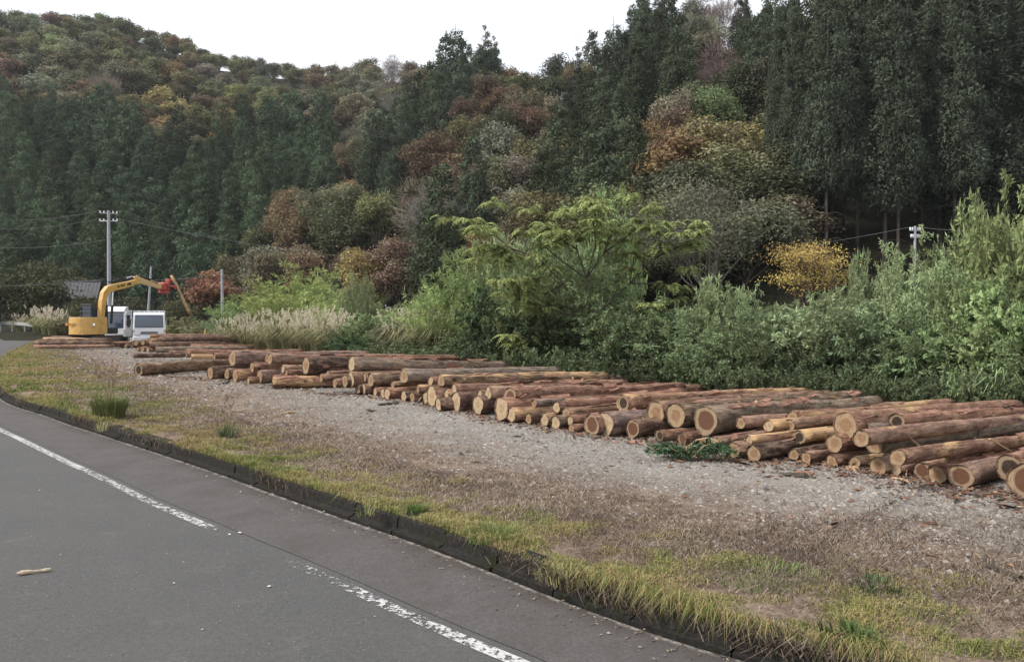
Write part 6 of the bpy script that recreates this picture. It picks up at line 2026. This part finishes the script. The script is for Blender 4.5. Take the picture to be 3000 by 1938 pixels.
# bark crumbs and chips along the foot of the pile and over the lot
n = 5000
px = gg.uniform(330, 3050, n)
fy = np.array([front_y(q) for q in np.linspace(330, 3050, 60)])
Yf = np.interp(px, np.linspace(330, 3050, 60), fy) - np.abs(gg.normal(0, 0.42, n)) + 0.25
P = np.stack([(px - CX) / F_PX * Yf, Yf], 1)
n2 = 2500
k = pick(n2, FIRST, len(KERB) - 3)
P = np.concatenate([P, spot(k, gg.uniform(1.2, 7.5, n2))])
n = len(P)
dist = np.linalg.norm(P, axis=1)
ln = gg.uniform(0.02, 0.09, n) * np.where(gg.uniform(0, 1, n) < 0.06, 2.6, 1.0)
ln = np.minimum(ln, np.interp(dist, [4, 9], [0.04, 0.25]))
D = unit(np.concatenate([gg.normal(size=(n, 2)), gg.normal(0, 0.12, (n, 1))], 1))
B = np.concatenate([P, (lot_z(P[:, 0], P[:, 1]) + 0.012)[:, None]], 1)
V, F = leaf_quads(B, D, ln, ln * 0.32 + np.interp(dist, [4, 30], [0.002, 0.012]), gg, N=unit(np.array([0, 0, 1.0]) + gg.normal(0, 0.35, (n, 3))))
tag(link('bark_litter', np_mesh('bark_litter', V, F, np.repeat(np.clip(gg.normal(0.42, 0.25, n), 0, 1), 4)), M['chip']), kind='stuff')

# leaf crumbs and grit on the road and in the gutter
n = 1500
k = pick(n, FIRST, len(KERB) - 3)
P = KERB[k] - KN[k] * (0.09 + np.abs(gg.normal(0, 0.16, n)))[:, None]
D = unit(np.concatenate([gg.normal(size=(n, 2)), gg.normal(0, 0.2, (n, 1))], 1))
ln = gg.uniform(0.008, 0.03, n)
V, F = leaf_quads(np.concatenate([P, np.full((n, 1), 0.018)], 1), D, ln, ln * 0.5, gg, N=unit(np.array([0, 0, 1.0]) + gg.normal(0, 0.4, (n, 3))))
tag(link('gutter_litter', np_mesh('gutter_litter', V, F, np.repeat(gg.uniform(0, 1, n), 4)), M['straw']), kind='stuff')
n = 900
P = np.stack([gg.uniform(-6, 3, n), gg.uniform(2.5, 12, n)], 1)
dk = np.array([np.min(np.linalg.norm(KERB[::4] - q, axis=1)) for q in P])
sg = np.array([np.dot(KN[::4][np.argmin(np.linalg.norm(KERB[::4] - q, axis=1))], q - KERB[::4][np.argmin(np.linalg.norm(KERB[::4] - q, axis=1))]) for q in P])
P = P[(sg < -0.15)]
n = len(P)
tag(stones('road_grit', P, gg.uniform(0.002, 0.006, n), 0.6 + gg.normal(0, 0.3, n), M['pebble'], z=np.full(n, 0.004)), kind='stuff')

# ---- single things on the road and the lot
def stick(name, label, a, b, r, mat, cat, seed, rough=0.18):
    g = np.random.default_rng(seed)
    a, b = np.asarray(a, float), np.asarray(b, float)
    u = np.linspace(0, 1, 7)[:, None]
    P = a * (1 - u) + b * u + g.normal(0, r * 0.25, (7, 3))
    rad = r * (1 + g.normal(0, rough, 7)); rad[0] *= 0.55; rad[-1] *= 0.8
    return tag(MB().tube(P, rad, 7).build(name, mat, None, smooth=False), label, cat)
a, b = ground(48, 1686, 0.0), ground(150, 1672, 0.0)
stick('stick', 'bare pale stick lying on the asphalt', a + [0, 0, 0.014], b + [0, 0, 0.014], 0.0125, m_plain('weathered_stick', (0.52, 0.41, 0.30), 0.85, var=0.35, scale=30), 'stick', 1)
for k, (px, py, s, label) in enumerate([(703, 1563, 0.016, 'pale crumpled chip at the break of the painted line'), (672, 1567, 0.011, 'flat pale flake just before the crumpled chip'), (788, 1719, 0.011, 'white pebble on the asphalt below the painted line'), (510, 1709, 0.007, 'small white flake on the open asphalt'), (592, 1846, 0.007, 'thin white sliver low on the asphalt'), (867, 1478, 0.014, 'pale pebble on the gutter near the kerb'), (1742, 1811, 0.010, 'small white pebble on the gutter apron'), (116, 1437, 0.010, 'pale flake on the asphalt above the stick'), (1831, 1818, 0.010, 'second pale pebble on the gutter close to the kerb')]):
    p = ground(px, py, 0.0)
    gk = np.random.default_rng(60 + k)
    base = unit(gk.normal(size=(14, 3))) * s * np.array([1.2, 1, 0.55]) * gk.uniform(0.7, 1.2, (14, 1))
    import bmesh
    bm = bmesh.new()
    for v in base: bm.verts.new(v)
    bmesh.ops.convex_hull(bm, input=bm.verts)
    for v in [v for v in bm.verts if not v.link_faces]: bm.verts.remove(v)
    me = bpy.data.meshes.new('pebble'); bm.to_mesh(me); bm.free()
    nm, ct = ('pebble', 'pebble') if 'pebble' in label else ('wood_flake', 'wood flake')
    tag(link(nm, me, m_plain('pale_chip', (0.62, 0.58, 0.50), 0.8, var=0.3, scale=40), None, (p[0], p[1], 0.004 + s * 0.4)), label, ct)
for k, (x0, y0, x1, y1, r, c, label) in enumerate([(2475, 1376, 2514, 1384, 0.012, 'wood', 'pale splinter on the gravel before the tan ended logs'), (2610, 1400, 2664, 1418, 0.013, 'wood', 'long pale splinter lying before the bark collared log'), (2285, 1392, 2390, 1404, 0.022, 'trunk', 'dark slab of bark on the gravel before the pile'), (2330, 1386, 2385, 1392, 0.015, 'loose_bark', 'reddish bark slab behind the dark one'), (1835, 1298, 1880, 1302, 0.02, 'loose_bark', 'red bark scrap before the round brown hearted log'), (1105, 1189, 1170, 1184, 0.025, 'trunk', 'dark bark strip before the mid pile'), (1070, 1203, 1100, 1206, 0.02, 'trunk', 'short dark bark strip nearest the verge in the mid lot'), (2555, 1398, 2578, 1380, 0.008, 'loose_bark', 'orange splinter leaning on the tan ended log'), (2653, 1403, 2658, 1378, 0.006, 'wood', 'upright splinter beside the bark collared log'), (2890, 1665, 2990, 1700, 0.016, 'trunk', 'dark rotten branch sunk in the straw at the edge of the view'), (820, 1215, 868, 1210, 0.02, 'wood', 'pale bark curl on the gravel in the far lot'), (640, 1128, 672, 1121, 0.02, 'trunk', 'dark bark scrap before the far stretch of the pile')]):
    a, b = ground(x0, y0, LOT_Z), ground(x1, y1, LOT_Z)
    if label.startswith(('orange splinter', 'upright')): b = at(x1, y1, a[1] - 0.03)
    stick('bark_strip' if 'bark' in label else 'splinter', label, a + [0, 0, r], b + [0, 0, r * 1.1], r, M[c], 'bark strip' if 'bark' in label else 'splinter', 80 + k, 0.4)

for k, (x0, y0, x1, y1, d_, r, c, label) in enumerate([(2295, 1176, 2395, 1206, 12.2, 0.03, 'trunk', 'dark torn bark slab lying across the logs behind the biggest log'), (2345, 1172, 2410, 1196, 12.0, 0.02, 'trunk', 'thin dark bark strip beside the torn slab on the pile'), (1400, 1066, 1432, 1092, 17.6, 0.014, 'trunk', 'dark thin branch leaning on the logs below the sumac limb tips'), (2650, 1262, 2712, 1326, 7.9, 0.008, 'wood', 'pale twig hanging over the long grey log'), (2900, 1285, 2965, 1322, 7.5, 0.008, 'wood', 'pale forked twig on the slender knotted log'), (1560, 1084, 1610, 1078, 19.0, 0.02, 'loose_bark', 'bark curl standing on the rear logs by the sumac'), (2120, 1186, 2260, 1194, 12.8, 0.018, 'loose_bark', 'long reddish bark ribbon on top of the biggest log pile'), (1742, 1130, 1800, 1152, 13.6, 0.012, 'wood', 'pale broken branch end on the mid pile'), (720, 1046, 780, 1040, 23.5, 0.02, 'loose_bark', 'bark curl on the far stretch of the pile')]):
    stick('bark_strip' if 'bark' in label else 'twig', label, at(x0, y0, d_), at(x1, y1, d_ + 0.1), r, M[c], 'bark strip' if 'bark' in label else 'twig', 180 + k, 0.4)

# ---- tufts, weeds and the heap of cut branches
def tuft(name, label, px, py, hgt, spread, n, c, stalks=0, cat='grass tuft', seed=0, wid=0.008):
    g = np.random.default_rng(700 + seed)
    p = ground(px, py, LOT_Z)
    r = thing(name, label, cat, p)
    az = g.uniform(0, 6.28, n); o = np.stack([np.cos(az), np.sin(az), 0 * az], 1)
    b = o * (spread * 0.35 * np.sqrt(g.uniform(0, 1, n)))[:, None]
    L = hgt * g.uniform(0.5, 1.1, n); ln = g.uniform(0.1, 0.75, n)
    m = b + o * (ln * L * 0.4)[:, None] + np.array([0, 0, 1]) * (0.62 * L)[:, None]
    t = b + o * (ln * L * 1.05)[:, None] + np.array([0, 0, 1]) * (L * (1 - 0.5 * ln))[:, None]
    s = unit(np.cross(o, [0, 0, 1])) * wid / 2
    V = np.stack([b - s, b + s, m + s * 0.8, m - s * 0.8, t], 1).reshape(-1, 3)
    q = np.arange(n)[:, None] * 5
    f = link('leaf_blades', np_mesh('leaf_blades', V, [q + np.array([[0, 1, 2, 3]]), q + np.array([[3, 2, 4]])], np.repeat(g.uniform(0, 1, n), 5)), M['leaf'], r)
    f.color = (*c, 1)
    if stalks:
        paths, Vs, Fs, mm = [], [], [], 0
        for _ in range(stalks):
            a = g.uniform(0, 6.28); oo = np.array([math.cos(a), math.sin(a), 0])
            h = hgt * g.uniform(1.3, 2.15); l = g.uniform(0.05, 0.3) * h
            top = oo * l + np.array([0, 0, h])
            paths.append((np.stack([oo * 0.03, oo * l * 0.3 + np.array([0, 0, h * 0.55]), top]), [0.004, 0.003, 0.002]))
            c2 = 16; u = g.uniform(0, 1, c2)
            Pp = top - np.outer(u, oo * l * 0.25 + np.array([0, 0, h * 0.16]))
            vv, ff = leaf_quads(Pp, unit(g.normal(size=(c2, 3)) * 0.4 + np.array([0, 0, 0.8])), 0.05, 0.012, g)
            Vs.append(vv); Fs.append(ff + mm); mm += len(vv)
        v, ff = tubes(paths, 3)
        link('seed_stalk', np_mesh('seed_stalk', v, ff), M['straw_stalk'], r)
        sh = link('seed_head', np_mesh('seed_head', np.concatenate(Vs), np.concatenate(Fs), np.full(mm, 0.5)), M['leaf'], r)
        sh.color = (0.30, 0.21, 0.16, 1)
    return r
tuft('grass_tuft', 'big green grass tuft with tall dry seed stalks on the kerb edge', 322, 1222, 0.42, 0.62, 900, (0.16, 0.18, 0.07), 22, seed=1, wid=0.012)
tuft('grass_tuft', 'small wispy grey green tuft on the verge past the big one', 668, 1288, 0.26, 0.35, 190, (0.13, 0.15, 0.08), 8, seed=2)
tuft('grass_tuft', 'bright green grass patch at the kerb where the bare blocks end', 1448, 1576, 0.10, 0.60, 420, (0.15, 0.19, 0.065), seed=3, wid=0.005)
tuft('grass_tuft', 'vivid green patch in the yellow verge, second from the bare kerb blocks', 2235, 1692, 0.075, 0.95, 520, (0.17, 0.21, 0.075), seed=4, wid=0.005)
tuft('grass_tuft', 'dark green weed tuft on the straw ground near the sunken branch', 2568, 1722, 0.07, 0.42, 160, (0.085, 0.12, 0.055), seed=5)
tuft('grass_tuft', 'small green tuft hugging the top of the bare kerb blocks', 1215, 1498, 0.07, 0.25, 170, (0.11, 0.17, 0.05), seed=6)
tuft('grass_tuft', 'fresh green tuft on the kerb edge between the wispy tuft and the bare blocks', 848, 1382, 0.07, 0.5, 220, (0.19, 0.22, 0.075), seed=7)
tuft('grass_tuft', 'drooping dry weed on the gutter edge under the big green tuft', 298, 1262, 0.16, 0.22, 60, (0.36, 0.33, 0.17), seed=8)
tuft('weed', 'dark leafy weed on the nearest kerb', 2495, 1888, 0.10, 0.40, 120, (0.075, 0.10, 0.035), 0, cat='weed', seed=9, wid=0.016)
tuft('weed', 'thin weed growing from a kerb joint among the bare blocks', 1075, 1512, 0.10, 0.2, 40, (0.20, 0.19, 0.09), cat='weed', seed=10)
tuft('weed', 'tangled dry weed on the kerb face just past the bare blocks', 1650, 1700, 0.09, 0.5, 110, (0.24, 0.22, 0.10), cat='weed', seed=11)

def branch_heap():
    g = np.random.default_rng(811)
    p = ground(2040, 1345, LOT_Z)
    r = thing('cut_branch', 'heap of cut green cedar branches on the gravel before the pile', 'cut branches', p)
    paths, Vs, Fs, m = [], [], [], 0
    for k in range(15):
        a = g.uniform(-0.5, 0.5) + (0.0 if k % 2 else math.pi) - 0.35
        o = np.array([math.cos(a), math.sin(a), 0])
        L = g.uniform(0.22, 0.50)
        s = np.array([g.uniform(-0.15, 0.15), g.uniform(-0.10, 0.15), 0.03])
        u = np.linspace(0, 1, 6)
        P = s + np.outer(u * L, o) + np.outer(0.16 * np.sin(u * 2.6) * g.uniform(0.2, 1), [0, 0, 1])
        paths.append((P, np.linspace(0.008, 0.002, 6)))
        c = 75
        t = g.uniform(0.1, 1, c)
        Q = np.stack([np.interp(t, u, P[:, i]) for i in range(3)], 1)
        D = unit(o * 0.7 + g.normal(size=(c, 3)) * np.array([0.8, 0.8, 0.5]) + np.array([0, 0, -0.05]))
        v, f = leaf_quads(Q, D, g.uniform(0.06, 0.14, c), 0.018, g)
        v[:, 2] = np.maximum(v[:, 2], 0.004)
        Vs.append(v); Fs.append(f + m); m += len(v)
    fo = link('foliage', np_mesh('foliage', np.concatenate(Vs), np.concatenate(Fs), g.uniform(0, 1, m // 4).repeat(4)), M['needle'], r)
    fo.color = (0.055, 0.095, 0.050, 1)
    pp = ground(2010, 1318, LOT_Z) - p; q = at(2075, 1282, p[1] + 0.25) - p
    paths.append((np.stack([pp + [0, 0, 0.02], (pp + q) / 2 + [0, 0, 0.05], q]), [0.012, 0.010, 0.006]))
    v, f = tubes(paths, 5)
    link('twig', np_mesh('twig', v, f), M['wood'], r)
branch_heap()
